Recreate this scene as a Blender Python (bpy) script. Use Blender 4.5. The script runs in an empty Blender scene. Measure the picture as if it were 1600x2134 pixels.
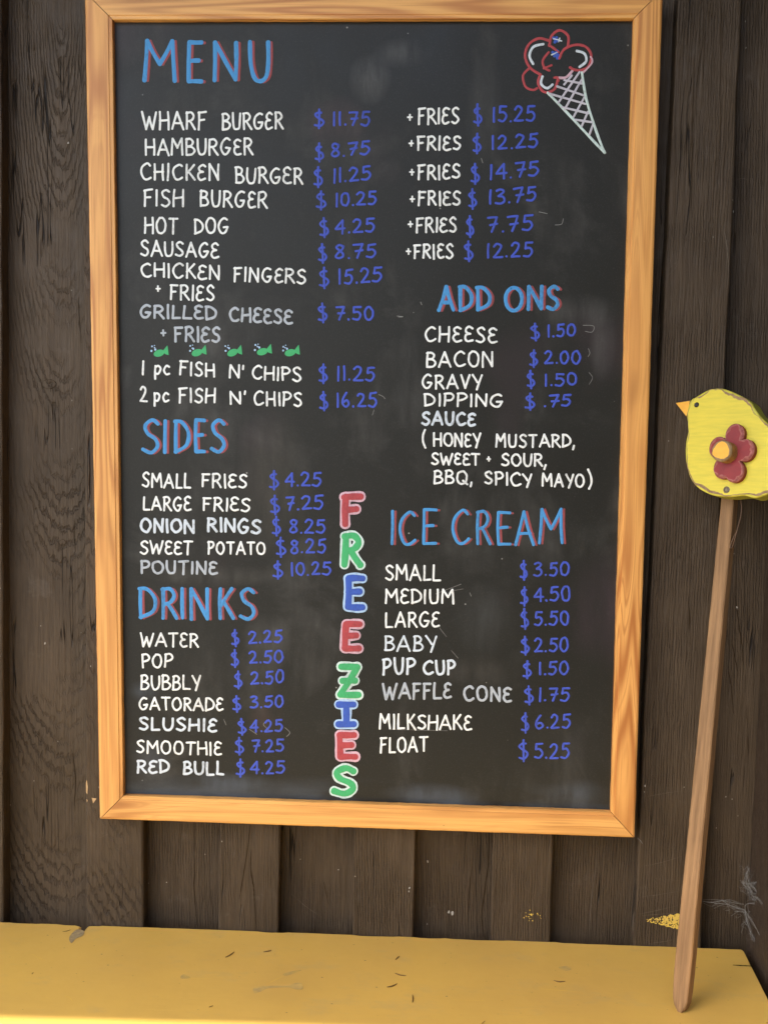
import bpy, bmesh, math, random
from mathutils import Vector, Matrix
rad = math.radians
scene = bpy.context.scene
col = scene.collection
# ------------------------------------------------------------------ camera, sky, sun, exposure
CAM={"loc": [0.07218, -1.29734, 1.1077], "mat": [[0.998935, -0.02395, 0.039434], [0.04137, 0.086569, -0.995387], [0.020426, 0.995958, 0.087468]], "lens": 37.1134}
cam_data = bpy.data.cameras.new('camera')
cam_data.sensor_fit = 'VERTICAL'; cam_data.sensor_height = 36.0; cam_data.lens = CAM['lens']
cam_data.clip_start = 0.02; cam_data.clip_end = 600
cam = bpy.data.objects.new('camera', cam_data); col.objects.link(cam)
m = CAM['mat']
cam.matrix_world = Matrix([[*m[0], CAM['loc'][0]], [*m[1], CAM['loc'][1]], [*m[2], CAM['loc'][2]], [0, 0, 0, 1]])
scene.camera = cam
SUN_EL, SUN_AZ = 50.0, 238.0       # degrees; azimuth clockwise from +Y (the wall side)
sun_to = Vector((math.sin(rad(SUN_AZ))*math.cos(rad(SUN_EL)), math.cos(rad(SUN_AZ))*math.cos(rad(SUN_EL)), math.sin(rad(SUN_EL))))
world = bpy.data.worlds.new('World'); scene.world = world; world.use_nodes = True
wt = world.node_tree; wt.nodes.clear()
sky = wt.nodes.new('ShaderNodeTexSky'); sky.sky_type = 'NISHITA'; sky.sun_disc = False
sky.sun_elevation = rad(SUN_EL); sky.sun_rotation = rad(SUN_AZ); sky.dust_density = 3.0; sky.ozone_density = 0.6
bg = wt.nodes.new('ShaderNodeBackground'); bg.inputs['Strength'].default_value = 0.15
wo = wt.nodes.new('ShaderNodeOutputWorld')
wt.links.new(sky.outputs[0], bg.inputs[0]); wt.links.new(bg.outputs[0], wo.inputs[0])
sun_data = bpy.data.lights.new('sun', 'SUN'); sun_data.energy = 3.2; sun_data.angle = rad(0.45); sun_data.color = (1, .96, .90)
sun = bpy.data.objects.new('sun', sun_data); col.objects.link(sun)
sun.rotation_euler = sun_to.to_track_quat('Z', 'Y').to_euler(); sun.location = sun_to*20
vs = scene.view_settings; vs.view_transform = 'Standard'; vs.look = 'None'; vs.gamma = 1.0; vs.exposure = 1.85
vs.use_curve_mapping = False

# ------------------------------------------------------------------ measured data (metres; board tables in millimetres)
D={}
D['org']=[0.0237,0.0,0.5995]
D['outer']=[[-367.0,1002.5],[307.0,1008.1],[315.8,-0.6],[-352.5,-1.1]]
D['inner']=[[-334.2,971.3],[274.9,975.9],[285.5,30.7],[-322.2,30.1]]
D['text']=[["item_lettering","white",2.54,[["WHARF",-300.6,848.5,-224.2,848.1,-0.1,19.8],["BURGER",-204.6,848.8,-132.1,849.5,-0.2,18.6]],None],["price_lettering","blue",2.6,[["$",-94.4,854.3,-83.5,854.4,-0.2,15.8],["11.75",-72.0,854.5,-28.7,854.9,-0.3,15.8]],None],["item_lettering","white",2.54,[["HAMBURGER",-297.1,818.3,-168.0,819.6,-0.1,18.2]],None],["price_lettering","blue",2.6,[["$",-92.6,816.1,-83.5,816.2,-0.2,14.8],["8.75",-74.3,817.8,-28.6,822.1,-0.3,14.7]],None],["item_lettering","white",2.54,[["CHICKEN",-302.9,789.0,-208.2,788.9,-0.1,18.3],["BURGER",-188.5,786.9,-107.7,786.1,-0.2,18.2]],None],["price_lettering","blue",2.6,[["$",-93.9,786.3,-84.2,786.4,-0.2,15.9],["11.25",-70.4,788.2,-26.9,792.1,-0.3,15.9]],None],["item_lettering","white",2.54,[["FISH",-298.8,757.4,-250.5,759.1,-0.0,19.5],["BURGER",-230.7,758.8,-150.1,757.5,-0.1,18.3]],None],["price_lettering","blue",2.6,[["$",-90.7,759.5,-79.7,759.6,-0.2,14.9],["10.25",-67.1,760.8,-19.5,763.6,-0.3,14.9]],None],["item_lettering","white",2.54,[["HOT",-298.2,725.6,-257.9,726.2,-0.0,18.4],["DOG",-237.5,726.4,-196.8,727.0,-0.1,17.8]],None],["price_lettering","blue",2.6,[["$",-86.7,727.5,-75.7,727.7,-0.2,16.1],["4.25",-67.1,728.7,-21.1,731.6,-0.3,16.0]],None],["item_lettering","white",2.54,[["SAUSAGE",-302.3,700.0,-208.2,697.9,-0.1,17.4]],None],["price_lettering","blue",2.6,[["$",-87.4,697.6,-77.6,697.7,-0.2,16.1],["8.75",-67.2,698.7,-18.8,701.7,-0.3,16.1]],None],["item_lettering","white",2.54,[["CHICKEN",-302.3,674.8,-206.9,672.2,-0.1,16.3],["FINGERS",-189.3,670.8,-102.6,669.3,-0.2,16.2]],None],["price_lettering","blue",2.6,[["$",-85.8,667.7,-74.8,667.9,-0.3,16.8],["15.25",-62.1,669.3,-11.3,672.9,-0.3,16.7]],None],["item_lettering","white",2.54,[["+",-284.4,656.5,-278.5,656.6,-0.0,7.5],["FRIES",-266.4,647.9,-213.1,647.0,-0.1,17.5]],None],["item_lettering","grey",2.95,[["GRILLED",-303.5,625.4,-210.6,624.6,-0.1,15.2],["CHEESE",-194.2,623.2,-118.3,621.0,-0.2,15.8]],"grey lettering of the grilled cheese line"],["price_lettering","blue",2.6,[["$",-86.9,626.7,-75.9,626.9,-0.2,15.7],["7.50",-65.4,627.0,-19.7,627.8,-0.3,15.7]],None],["item_lettering","grey",2.95,[["+",-277.8,603.6,-271.9,603.7,-0.0,7.5],["FRIES",-261.0,597.3,-205.8,597.7,-0.1,17.0]],"grey lettering under the grilled cheese line"],["item_lettering","white",2.54,[["1",-299.9,556.6,-299.9,556.6,-0.0,16.0],["pc",-285.7,556.9,-267.4,557.2,-0.0,15.4],["FISH",-254.4,557.4,-211.9,555.3,-0.1,15.9],["N'",-193.7,554.5,-175.5,554.9,-0.1,14.8],["CHIPS",-165.5,553.9,-106.9,552.1,-0.2,15.9]],None],["price_lettering","blue",2.6,[["$",-84.7,553.7,-74.2,553.9,-0.3,16.5],["11.25",-61.9,554.1,-17.1,554.9,-0.3,16.4]],None],["item_lettering","white",2.54,[["2",-303.4,523.9,-295.1,524.0,-0.0,18.4],["pc",-286.8,524.2,-268.5,524.6,-0.0,15.5],["FISH",-255.4,523.7,-210.6,524.5,-0.1,17.2],["N'",-192.9,523.1,-173.4,523.5,-0.1,14.8],["CHIPS",-163.4,522.6,-105.3,522.0,-0.2,16.0]],None],["price_lettering","blue",2.6,[["$",-83.0,521.0,-73.6,521.2,-0.3,16.5],["16.25",-62.0,521.7,-14.1,523.2,-0.3,16.5]],None],["item_lettering","white",2.54,[["SMALL",-300.4,419.2,-240.8,419.4,-0.0,16.9],["FRIES",-226.5,420.9,-171.3,420.4,-0.1,16.2]],None],["price_lettering","blue",2.6,[["$",-142.9,423.2,-132.3,423.4,-0.2,16.2],["4.25",-124.0,423.9,-80.4,425.5,-0.2,16.2]],None],["item_lettering","white",2.54,[["LARGE",-299.2,390.2,-240.7,391.6,-0.0,16.3],["FRIES",-225.2,391.9,-167.5,392.1,-0.1,15.7]],None],["price_lettering","blue",2.6,[["$",-142.0,393.2,-130.7,393.5,-0.2,16.3],["7.25",-123.1,394.4,-77.6,397.2,-0.2,16.2]],None],["item_lettering","ice",3.3,[["ONION",-302.8,363.8,-236.4,363.7,-0.0,16.4],["RINGS",-219.1,366.5,-154.2,365.2,-0.1,16.3]],"bluish white lettering of the onion rings line"],["price_lettering","blue",2.6,[["$",-139.3,366.1,-129.2,366.4,-0.2,16.3],["8.25",-118.0,366.7,-74.8,367.7,-0.2,16.3]],None],["item_lettering","white",2.54,[["SWEET",-302.8,336.3,-238.6,336.8,-0.0,15.8],["POTATO",-218.9,337.9,-147.9,339.7,-0.1,14.6]],None],["price_lettering","blue",2.6,[["$",-134.3,340.2,-122.4,340.5,-0.2,16.4],["8.25",-116.5,341.1,-73.2,343.4,-0.2,16.3]],None],["item_lettering","grey",2.95,[["POUTINE",-302.2,311.7,-207.4,313.1,-0.1,15.3]],"grey lettering of the poutine line"],["price_lettering","blue",2.6,[["$",-137.5,312.6,-126.2,312.9,-0.2,15.2],["10.25",-114.9,313.7,-66.8,316.2,-0.2,15.2]],None],["item_lettering","white",2.54,[["WATER",-302.8,219.8,-230.3,220.7,-0.0,16.7]],None],["price_lettering","blue",2.6,[["$",-188.2,226.2,-179.7,226.5,-0.1,14.8],["2.25",-167.1,227.4,-125.8,229.8,-0.2,14.8]],None],["item_lettering","white",2.54,[["POP",-300.9,193.0,-262.8,194.2,-0.0,16.2]],None],["price_lettering","blue",2.6,[["$",-188.6,200.4,-180.1,200.6,-0.1,14.9],["2.50",-166.3,202.0,-124.3,205.0,-0.2,14.9]],None],["item_lettering","white",2.54,[["BUBBLY",-302.1,164.8,-227.6,167.2,-0.0,17.4]],None],["price_lettering","blue",2.6,[["$",-184.7,173.4,-175.1,173.7,-0.1,15.5],["2.50",-163.7,175.3,-122.8,179.0,-0.2,15.5]],None],["item_lettering","white",2.54,[["GATORADE",-304.6,139.0,-199.0,141.1,-0.1,15.6]],None],["price_lettering","blue",2.6,[["$",-186.3,143.7,-176.6,144.0,-0.1,14.4],["3.50",-164.0,145.3,-123.0,148.5,-0.2,14.4]],None],["item_lettering","ice",3.07,[["SLUSHIE",-304.5,113.7,-206.1,113.9,-0.1,15.1]],None],["price_lettering","blue",2.6,[["$",-180.0,113.4,-169.7,113.8,-0.1,14.4],["4.25",-164.3,114.6,-123.9,117.8,-0.2,14.4]],None],["item_lettering","white",2.54,[["SMOOTHIE",-307.6,83.3,-200.4,83.8,-0.1,15.8]],None],["price_lettering","blue",2.6,[["$",-182.8,88.5,-172.5,88.8,-0.1,15.1],["7.25",-161.6,89.5,-122.3,91.4,-0.2,15.1]],None],["item_lettering","ice",3.07,[["RED",-307.0,57.3,-266.6,59.3,-0.0,15.8],["BULL",-248.3,58.1,-197.2,58.6,-0.1,15.8]],None],["price_lettering","blue",2.6,[["$",-180.8,60.2,-171.1,60.5,-0.1,15.2],["4.25",-163.2,61.0,-120.8,63.1,-0.2,15.1]],None],["item_lettering","white",2.54,[["+",15.9,861.1,21.6,861.2,-0.2,7.2],["FRIES",28.8,856.5,76.3,858.6,-0.4,17.9]],None],["price_lettering","blue",2.6,[["$",93.8,860.2,103.4,860.3,-0.5,16.8],["15.25",117.0,860.6,165.4,861.6,-0.5,16.8]],None],["item_lettering","white",2.54,[["+",18.3,831.2,23.9,831.3,-0.2,7.2],["FRIES",28.3,827.2,79.4,827.7,-0.4,15.8]],None],["price_lettering","blue",2.6,[["$",94.2,827.3,103.3,827.4,-0.4,15.8],["12.25",116.8,828.6,169.8,831.9,-0.5,15.7]],None],["item_lettering","white",2.54,[["+",19.6,797.9,25.3,797.9,-0.2,7.2],["FRIES",29.7,792.7,79.2,794.9,-0.4,16.4]],None],["price_lettering","blue",2.6,[["$",92.3,792.2,102.5,792.3,-0.5,16.9],["14.75",115.5,794.2,171.4,799.3,-0.5,16.9]],None],["item_lettering","white",2.54,[["+",20.9,766.6,26.6,766.7,-0.2,7.3],["FRIES",30.9,763.1,80.6,763.7,-0.4,15.9]],None],["price_lettering","blue",2.6,[["$",90.8,763.3,99.9,763.4,-0.5,16.5],["13.75",115.8,765.3,170.1,769.8,-0.5,16.4]],None],["item_lettering","white",2.54,[["+",19.2,736.9,25.0,737.0,-0.2,7.3],["FRIES",29.4,731.1,76.8,732.9,-0.4,16.5]],None],["price_lettering","blue",2.6,[["$",88.9,730.9,97.4,731.1,-0.5,17.6],["7.75",113.4,732.2,167.3,735.2,-0.5,17.6]],None],["item_lettering","white",2.54,[["+",17.7,704.8,23.4,704.8,-0.2,7.3],["FRIES",27.2,700.7,73.7,701.3,-0.4,16.1]],None],["price_lettering","blue",2.6,[["$",87.4,702.1,97.1,702.2,-0.5,16.6],["12.25",114.8,703.0,168.3,704.9,-0.5,16.6]],None],["item_lettering","white",2.54,[["CHEESE",42.7,603.1,128.6,602.9,-0.5,17.4]],None],["price_lettering","blue",2.6,[["$",169.1,608.9,179.4,609.1,-0.5,13.9],["1.50",189.7,610.2,222.2,612.5,-0.5,13.9]],None],["item_lettering","white",2.54,[["BACON",45.2,572.8,124.8,573.7,-0.5,17.5]],None],["price_lettering","blue",2.6,[["$",169.0,577.7,178.2,577.9,-0.5,14.6],["2.00",186.8,578.3,229.1,579.6,-0.5,14.5]],None],["item_lettering","white",2.54,[["GRAVY",40.6,546.2,112.3,547.6,-0.4,16.4]],None],["price_lettering","blue",2.6,[["$",166.4,551.8,175.6,552.0,-0.5,14.0],["1.50",188.2,552.5,225.5,553.8,-0.5,14.0]],None],["item_lettering","white",2.54,[["DIPPING",43.4,525.5,137.8,526.2,-0.4,14.7]],None],["price_lettering","blue",2.6,[["$",165.5,526.4,176.4,526.6,-0.5,14.1],[".75",187.9,527.2,219.5,528.4,-0.5,14.1]],None],["item_lettering","ice",3.19,[["SAUCE",41.6,502.9,105.5,503.0,-0.4,14.8]],None],["item_lettering","white",2.54,[["(",42.9,474.4,46.4,474.5,-0.5,21.2],["HONEY",56.2,477.1,112.6,477.7,-0.4,15.4],["MUSTARD,",131.1,477.5,225.8,479.5,-0.5,14.8]],None],["item_lettering","white",2.54,[["SWEET",54.4,454.9,112.1,455.0,-0.4,13.7],["+",121.2,459.8,125.3,459.9,-0.2,5.8],["SOUR,",139.3,455.6,192.6,455.6,-0.5,14.2]],None],["item_lettering","white",2.54,[["BBQ,",57.9,431.6,104.0,432.6,-0.4,14.9],["SPICY",119.1,432.4,176.1,430.8,-0.5,14.9],["MAYO",188.8,431.7,239.1,431.1,-0.5,14.8],[")",243.8,429.4,248.4,429.5,-0.9,24.1]],None],["item_lettering","white",2.54,[["SMALL",1.3,312.0,67.9,312.6,-0.4,18.1]],None],["price_lettering","blue",2.6,[["$",165.6,320.1,174.4,320.4,-0.5,16.3],["3.50",182.6,321.0,225.0,323.3,-0.6,16.2]],None],["item_lettering","white",2.54,[["MEDIUM",1.9,282.8,85.7,284.5,-0.4,17.0]],None],["price_lettering","blue",2.6,[["$",167.3,287.7,176.0,288.0,-0.5,16.9],["4.50",183.6,289.0,227.3,292.6,-0.6,16.9]],None],["item_lettering","white",2.54,[["LARGE",2.5,252.8,68.2,255.3,-0.4,18.3]],None],["price_lettering","blue",2.6,[["$",168.2,258.9,177.5,259.2,-0.5,17.0],["5.50",185.1,259.9,226.6,262.2,-0.6,17.0]],None],["item_lettering","ice",2.54,[["BABY",1.9,223.3,65.4,224.0,-0.4,18.3]],None],["price_lettering","blue",2.6,[["$",169.8,226.3,179.2,226.6,-0.5,16.5],["2.50",186.2,227.0,227.2,228.8,-0.6,16.4]],None],["item_lettering","ice",3.13,[["PUP",0.2,193.1,40.0,196.1,-0.4,19.0],["CUP",50.7,194.6,89.2,195.8,-0.4,17.2]],None],["price_lettering","blue",2.6,[["$",173.1,197.1,183.1,197.4,-0.5,15.3],["1.50",193.0,198.4,228.2,200.6,-0.5,15.3]],None],["item_lettering","grey",3.07,[["WAFFLE",1.4,162.2,85.3,165.4,-0.4,19.1],["CONE",100.7,164.1,159.4,163.5,-0.5,17.2]],"grey lettering of the waffle cone line"],["price_lettering","blue",2.6,[["$",175.9,165.0,186.5,165.3,-0.5,16.0],["1.75",194.1,165.8,230.6,167.6,-0.5,16.0]],None],["item_lettering","white",2.54,[["MILKSHAKE",-2.6,124.2,111.2,126.7,-0.4,18.0]],None],["price_lettering","blue",2.6,[["$",173.4,129.5,182.3,129.8,-0.6,17.3],["6.25",190.6,130.6,233.0,133.2,-0.6,17.3]],None],["item_lettering","white",2.54,[["FLOAT",-0.8,93.1,57.8,97.5,-0.4,18.7]],None],["price_lettering","blue",2.6,[["$",171.0,93.0,182.3,93.4,-0.6,18.6],["5.25",190.6,93.4,233.2,94.3,-0.6,18.6]],None],["heading_lettering","heading",5.07,[["M",-298.6,905.0,-261.1,904.7,-0.1,44.7],["E#",-246.7,904.6,-229.4,904.5,-0.2,44.7],["N",-216.8,904.4,-185.8,904.2,-0.3,44.6],["U",-172.6,904.1,-148.5,903.9,-0.5,44.6]],"blue heading MENU with red edging"],["heading_lettering","heading",4.6,[["S",-300.7,461.4,-279.9,461.9,-0.0,39.4],["I",-273.4,462.0,-271.6,462.1,-0.1,39.3],["D",-260.3,462.3,-243.1,462.7,-0.1,39.3],["E#",-235.3,462.9,-223.5,463.1,-0.2,39.3],["S",-215.8,463.3,-198.6,463.7,-0.3,39.2]],"blue heading SIDES with red edging"],["heading_lettering","heading",4.6,[["D",-304.3,254.7,-283.7,255.2,-0.0,37.4],["R",-275.9,255.5,-257.8,256.0,-0.1,37.4],["I",-251.2,256.2,-249.4,256.2,-0.1,37.4],["N",-241.0,256.5,-216.9,257.1,-0.2,37.4],["K",-204.3,257.5,-186.3,258.0,-0.3,37.3],["S",-178.5,258.2,-160.0,258.7,-0.3,37.3]],"blue heading DRINKS with red edging"],["heading_lettering","heading",4.48,[["A",58.3,639.1,76.1,639.6,-0.7,27.8],["D",83.0,639.8,97.9,640.2,-0.8,27.8],["D",103.7,640.3,119.7,640.8,-0.8,27.8],["O",137.5,641.3,158.1,641.9,-0.9,27.7],["N",164.3,642.0,182.0,642.5,-0.9,27.7],["S",187.2,642.7,200.9,643.1,-0.9,27.7]],"blue heading ADD ONS with red edging"],["heading_lettering","heading",3.66,[["I",7.8,355.3,9.5,355.3,-0.9,40.7],["C",17.2,355.6,36.6,356.2,-0.9,40.7],["E#",46.0,356.5,61.8,357.0,-1.0,40.7],["C",81.7,357.6,101.6,358.2,-1.1,40.6],["R",111.6,358.5,127.9,359.0,-1.2,40.6],["E#",136.1,359.3,152.4,359.8,-1.2,40.5],["A",158.3,359.9,180.4,360.6,-1.3,40.5],["M",186.8,360.8,217.0,361.8,-1.4,40.5]],"blue heading ICE CREAM with red edging"]]
D['freezies']=[["red","F",-51.6,378.1,-30.4,378.6,-0.6,34.8],["green","R",-51.3,327.6,-28.9,328.2,-0.6,35.6],["cobalt","E#",-46.3,275.2,-25.5,275.7,-0.7,36.5],["red","E#",-49.0,223.9,-28.7,224.5,-0.6,31.3],["green","Z#",-52.2,165.6,-29.4,166.4,-0.6,36.4],["cobalt","I#",-53.9,127.8,-34.7,128.4,-0.4,24.4],["red","E#",-53.2,86.1,-32.2,86.8,-0.5,29.4],["green","S",-58.5,39.6,-31.9,40.5,-0.6,33.3]]
D['icecream']=[["red",3.24,1,[[179.8,947.5],[182.0,958.7],[191.1,965.2],[201.2,958.8],[201.2,946.2]]],["red",3.24,1,[[178.4,953.6],[167.4,955.9],[156.1,949.3],[151.9,936.1],[158.0,922.8],[170.9,914.7]]],["red",2.95,1,[[157.0,921.8],[150.3,913.6],[153.4,901.3],[162.0,897.3],[167.2,899.3]]],["red",3.24,1,[[170.4,915.3],[168.0,905.5],[173.6,896.3],[181.0,894.9],[188.2,899.5],[191.0,910.2]]],["red",2.95,1,[[179.4,940.3],[172.8,931.1],[174.8,922.9],[180.8,919.5]]],["red",2.65,0,[[174.0,921.9],[183.1,925.5]]],["red",3.24,1,[[191.6,933.3],[197.1,943.5],[209.5,948.7],[222.1,946.7],[228.7,937.6],[227.1,926.4],[220.0,920.6],[210.5,920.5],[204.6,923.2]]],["red",2.95,1,[[179.2,948.5],[185.6,944.4],[190.5,940.4]]],["red",2.95,1,[[186.7,911.4],[190.9,911.4],[191.7,907.7]]],["red",2.36,0,[[205.2,923.8],[207.4,919.7]]],["ice",3.24,1,[[172.8,949.4],[161.4,946.3],[157.1,936.1],[161.6,926.9]]],["ice",3.24,1,[[211.8,942.0],[220.7,939.0],[223.1,930.4],[215.6,923.8]]],["ice",3.24,1,[[173.0,912.7],[171.6,904.5],[178.7,899.4],[184.9,903.6]]],["pink",3.24,1,[[192.0,911.4],[200.3,911.9],[207.4,919.1]]],["pink",2.95,1,[[228.4,935.6],[229.5,928.4],[220.1,917.8]]],["cobalt",3.54,0,[[184.1,956.6],[188.9,953.0]]],["cobalt",3.54,0,[[187.9,957.1],[186.0,951.6]]],["ice",1.77,0,[[184.2,955.6],[193.7,953.0]]],["ice",1.77,0,[[191.5,956.3],[190.1,952.2]]],["cobalt",3.54,0,[[183.6,940.4],[191.5,936.3]]],["cobalt",3.54,0,[[189.9,941.4],[185.9,935.9]]],["cobalt",3.54,0,[[188.4,942.4],[189.5,933.3]]],["ice",1.77,0,[[182.7,937.3],[190.5,940.8]]],["mint",3.24,1,[[179.5,894.3],[201.7,872.9],[230.1,844.4],[248.7,826.0]]],["mint",3.24,1,[[218.6,917.7],[225.4,885.5],[239.5,846.5],[248.7,826.0]]],["lilac",2.71,0,[[215.9,918.1],[191.9,882.1]]],["lilac",2.71,0,[[218.9,910.0],[199.6,874.6]]],["lilac",2.71,0,[[222.6,889.5],[209.4,864.4]]],["lilac",2.71,0,[[227.4,873.2],[219.7,854.2]]],["lilac",2.71,0,[[233.8,858.8],[230.0,846.8]]],["lilac",2.71,0,[[207.0,914.0],[198.5,903.7]]],["lilac",2.71,0,[[198.4,908.8],[219.5,904.9]]],["lilac",2.71,0,[[190.2,901.6],[221.6,891.6]]],["lilac",2.71,0,[[181.0,893.3],[224.1,881.8]]],["lilac",2.71,0,[[196.3,878.0],[228.1,871.1]]],["lilac",2.71,0,[[212.6,863.8],[232.7,860.9]]]]
D['fish']=[[-277.8,584.0],[-231.2,585.4],[-187.8,586.2],[-151.5,588.0],[-117.6,587.4]]
D['scratch']=[[0.94,[[-11.7,537.9],[-6.8,535.9],[-4.0,533.0]]],[0.83,[[-19.0,513.0],[-17.1,519.3]]],[1.18,[[8.6,632.3],[15.3,631.6]]],[0.77,[[63.0,295.8],[93.8,308.7]]],[0.71,[[82.1,300.0],[96.3,302.8]]],[0.77,[[68.9,253.5],[77.6,242.8]]],[0.77,[[84.0,225.9],[92.6,216.3]]],[0.71,[[9.1,123.8],[81.8,124.4]]],[1.06,[[174.0,757.1],[183.6,755.2]]],[0.94,[[193.6,742.1],[201.0,743.2],[202.9,749.5]]],[1.18,[[104.1,818.3],[105.9,813.1]]],[0.89,[[-140.5,131.6],[-147.7,125.1],[-140.4,117.9]]],[0.94,[[-120.7,121.7],[-114.4,115.6],[-118.5,110.2]]],[0.94,[[-165.3,118.2],[-155.9,112.1]]],[0.83,[[-197.6,129.8],[-194.5,122.5]]],[1.18,[[36.3,649.3],[37.7,646.1]]],[0.89,[[10.1,631.1],[15.1,631.2]]],[0.94,[[104.8,298.2],[106.6,294.1]]],[0.94,[[230.8,625.0],[243.3,624.3],[241.8,617.2],[233.7,617.9]]],[0.83,[[238.0,597.6],[240.0,592.3],[237.9,587.8]]],[0.83,[[240.0,569.1],[244.2,562.9],[240.5,554.8]]]]
D['battens']=[[[-0.5417,-0.5209],[-0.4657,-0.4449]],[[-0.3548,-0.3506],[-0.28,-0.2746]],[[-0.1832,-0.1718],[-0.1057,-0.09430000000000002]],[[-0.0076,-0.0119],[0.0702,0.0659]],[[0.1679,0.1622],[0.2443,0.23859999999999998]],[[0.3469,0.3556],[0.4356,0.4221]]]
D['side']=[[0.4942,0.022,0.4404],[0.4942,0.022,0.9954]]
D['bench_back']=[[-0.4657,-0.0029],[0.4861,0.0041]]
D['bench_end']=[[0.4861,0.0041],[0.4807,-0.1133]]
D['notch']=[[-0.3627,-0.0022],[-0.3574,-0.007],[-0.3565,-0.0172],[-0.349,-0.0267],[-0.3492,-0.0166],[-0.3472,-0.0036]]
D['chip']=[[-0.3601,-0.0175],[-0.3502,-0.0192],[-0.3474,-0.0316],[-0.3535,-0.0408],[-0.3546,-0.0518],[-0.36,-0.045],[-0.3629,-0.0329]]
D['crack']=[[0.4608,-0.0404],[0.4718,-0.0407],[0.4845,-0.0408]]
D['crack2']=[[-0.3759,-0.0239],[-0.3709,-0.0222],[-0.3673,-0.0181]]
D['needles']=[[[-0.1584,-0.0715],[-0.1536,-0.0653],[-0.1503,-0.058]],[[0.0485,-0.0607],[0.0507,-0.0559],[0.053,-0.0522]],[[0.0489,-0.0921],[0.0553,-0.096],[0.0621,-0.0965]],[[0.0404,-0.1238],[0.0464,-0.1212],[0.0519,-0.1155]],[[0.0701,-0.1379],[0.0708,-0.1459],[0.0704,-0.1539]],[[0.2364,-0.0936],[0.2423,-0.0964],[0.2498,-0.0947]],[[-0.3762,-0.1278],[-0.3757,-0.1245]],[[-0.1145,-0.0551],[-0.1083,-0.0523],[-0.1052,-0.0496]],[[0.1471,-0.1901],[0.1505,-0.1852]],[[-0.1557,-0.1811],[-0.152,-0.1779]]]
D['scuffs']=[[[-0.1125,-0.1357],[-0.0964,-0.1313],[-0.0744,-0.1285],[-0.0683,-0.1239],[-0.058,-0.1252],[-0.0568,-0.1355],[-0.0651,-0.1361],[-0.0739,-0.1327],[-0.0957,-0.1364],[-0.103,-0.1432],[-0.1105,-0.1479]],[[-0.2025,-0.1195],[-0.1993,-0.1139],[-0.1898,-0.1207],[-0.1993,-0.1235]],[[-0.0834,-0.1036],[-0.0718,-0.0961],[-0.0624,-0.0932],[-0.0696,-0.1004],[-0.0795,-0.1077]],[[0.2458,-0.0632],[0.2562,-0.059],[0.2611,-0.0653],[0.2535,-0.0704]],[[-0.0691,-0.126],[-0.0606,-0.1222],[-0.0561,-0.1323],[-0.0632,-0.138]]]
D['scr_b']=[[[-0.3944,-0.0811],[-0.383,-0.0895],[-0.3726,-0.0955]],[[-0.3433,-0.1739],[-0.3346,-0.1782]],[[-0.323,-0.1694],[-0.3154,-0.1738],[-0.3096,-0.1812]],[[-0.0991,-0.1284],[-0.0901,-0.1171],[-0.0817,-0.1078]],[[0.2158,-0.1132],[0.2378,-0.1146],[0.2598,-0.116]],[[0.1145,-0.1446],[0.1528,-0.1436]],[[-0.2749,-0.1177],[-0.2584,-0.1153]],[[-0.191,-0.1229],[-0.1659,-0.1209]]]
D['stake']={"p0":[0.36885,-0.15254,0.45],"ax":[0.09731,0.17196,0.98029],"n":[-0.66281,-0.72356,0.19272],"tx":[0.74244,-0.6685,0.04356],"L":0.5847}
D['bird']=[[-48.4,698.1],[-41.3,702.4],[-27.2,709.8],[-18.8,711.0],[-9.7,710.6],[1.3,706.6],[11.1,702.1],[20.2,697.3],[27.8,691.7],[32.8,684.2],[40.0,675.7],[50.4,666.6],[61.5,659.2],[77.5,662.3],[92.0,668.0],[95.1,655.9],[87.0,636.0],[77.8,615.9],[71.4,598.8],[62.0,589.5],[52.1,585.1],[41.9,582.4],[30.0,584.6],[16.2,583.2],[3.1,583.1],[-10.4,584.9],[-25.8,591.5],[-36.6,601.0],[-44.0,615.4],[-48.1,631.7],[-49.3,648.0],[-47.7,663.2],[-51.4,677.4],[-51.3,687.3]]
D['beak']=[[-50.0,698.8],[-69.6,696.1],[-53.0,678.1],[-51.7,689.0]]
D['eye']=[-39.8,692.1]
D['flower']=[[13.4,632.8],[15.4,655.3],[32.5,635.8],[20.7,609.5],[2.8,614.0],[-7.1,639.3]]
D['button']=[8.3,632.3]
D['screw']=[8.3,590.9]
D['nick']=[[-30.8,595.7],[-26.0,598.7],[-29.2,596.3],[-33.4,593.0]]
D['wire']=[[14.3,585.4],[17.1,576.0],[17.4,563.5],[15.5,551.9],[13.1,538.2],[10.8,528.7],[8.3,526.6],[8.4,530.6],[11.3,540.2],[13.6,544.5]]
D['stake_w']=[[-10.7,573.0],[5.3,573.5],[14.1,573.8],[-11.6,34.0],[9.6,41.0],[18.0,43.8]]
D['chips']={"a":[[0.3832,0.4845],[0.2202,0.4848]],"bare":[[[-0.3513,0.6412],[-0.3501,0.6318],[-0.3508,0.6223],[-0.3526,0.6254],[-0.3526,0.638]],[[-0.3452,0.6181],[-0.339,0.6171],[-0.3434,0.6106]],[[-0.352,0.6166],[-0.3502,0.6142],[-0.3514,0.6116]]]}
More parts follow.
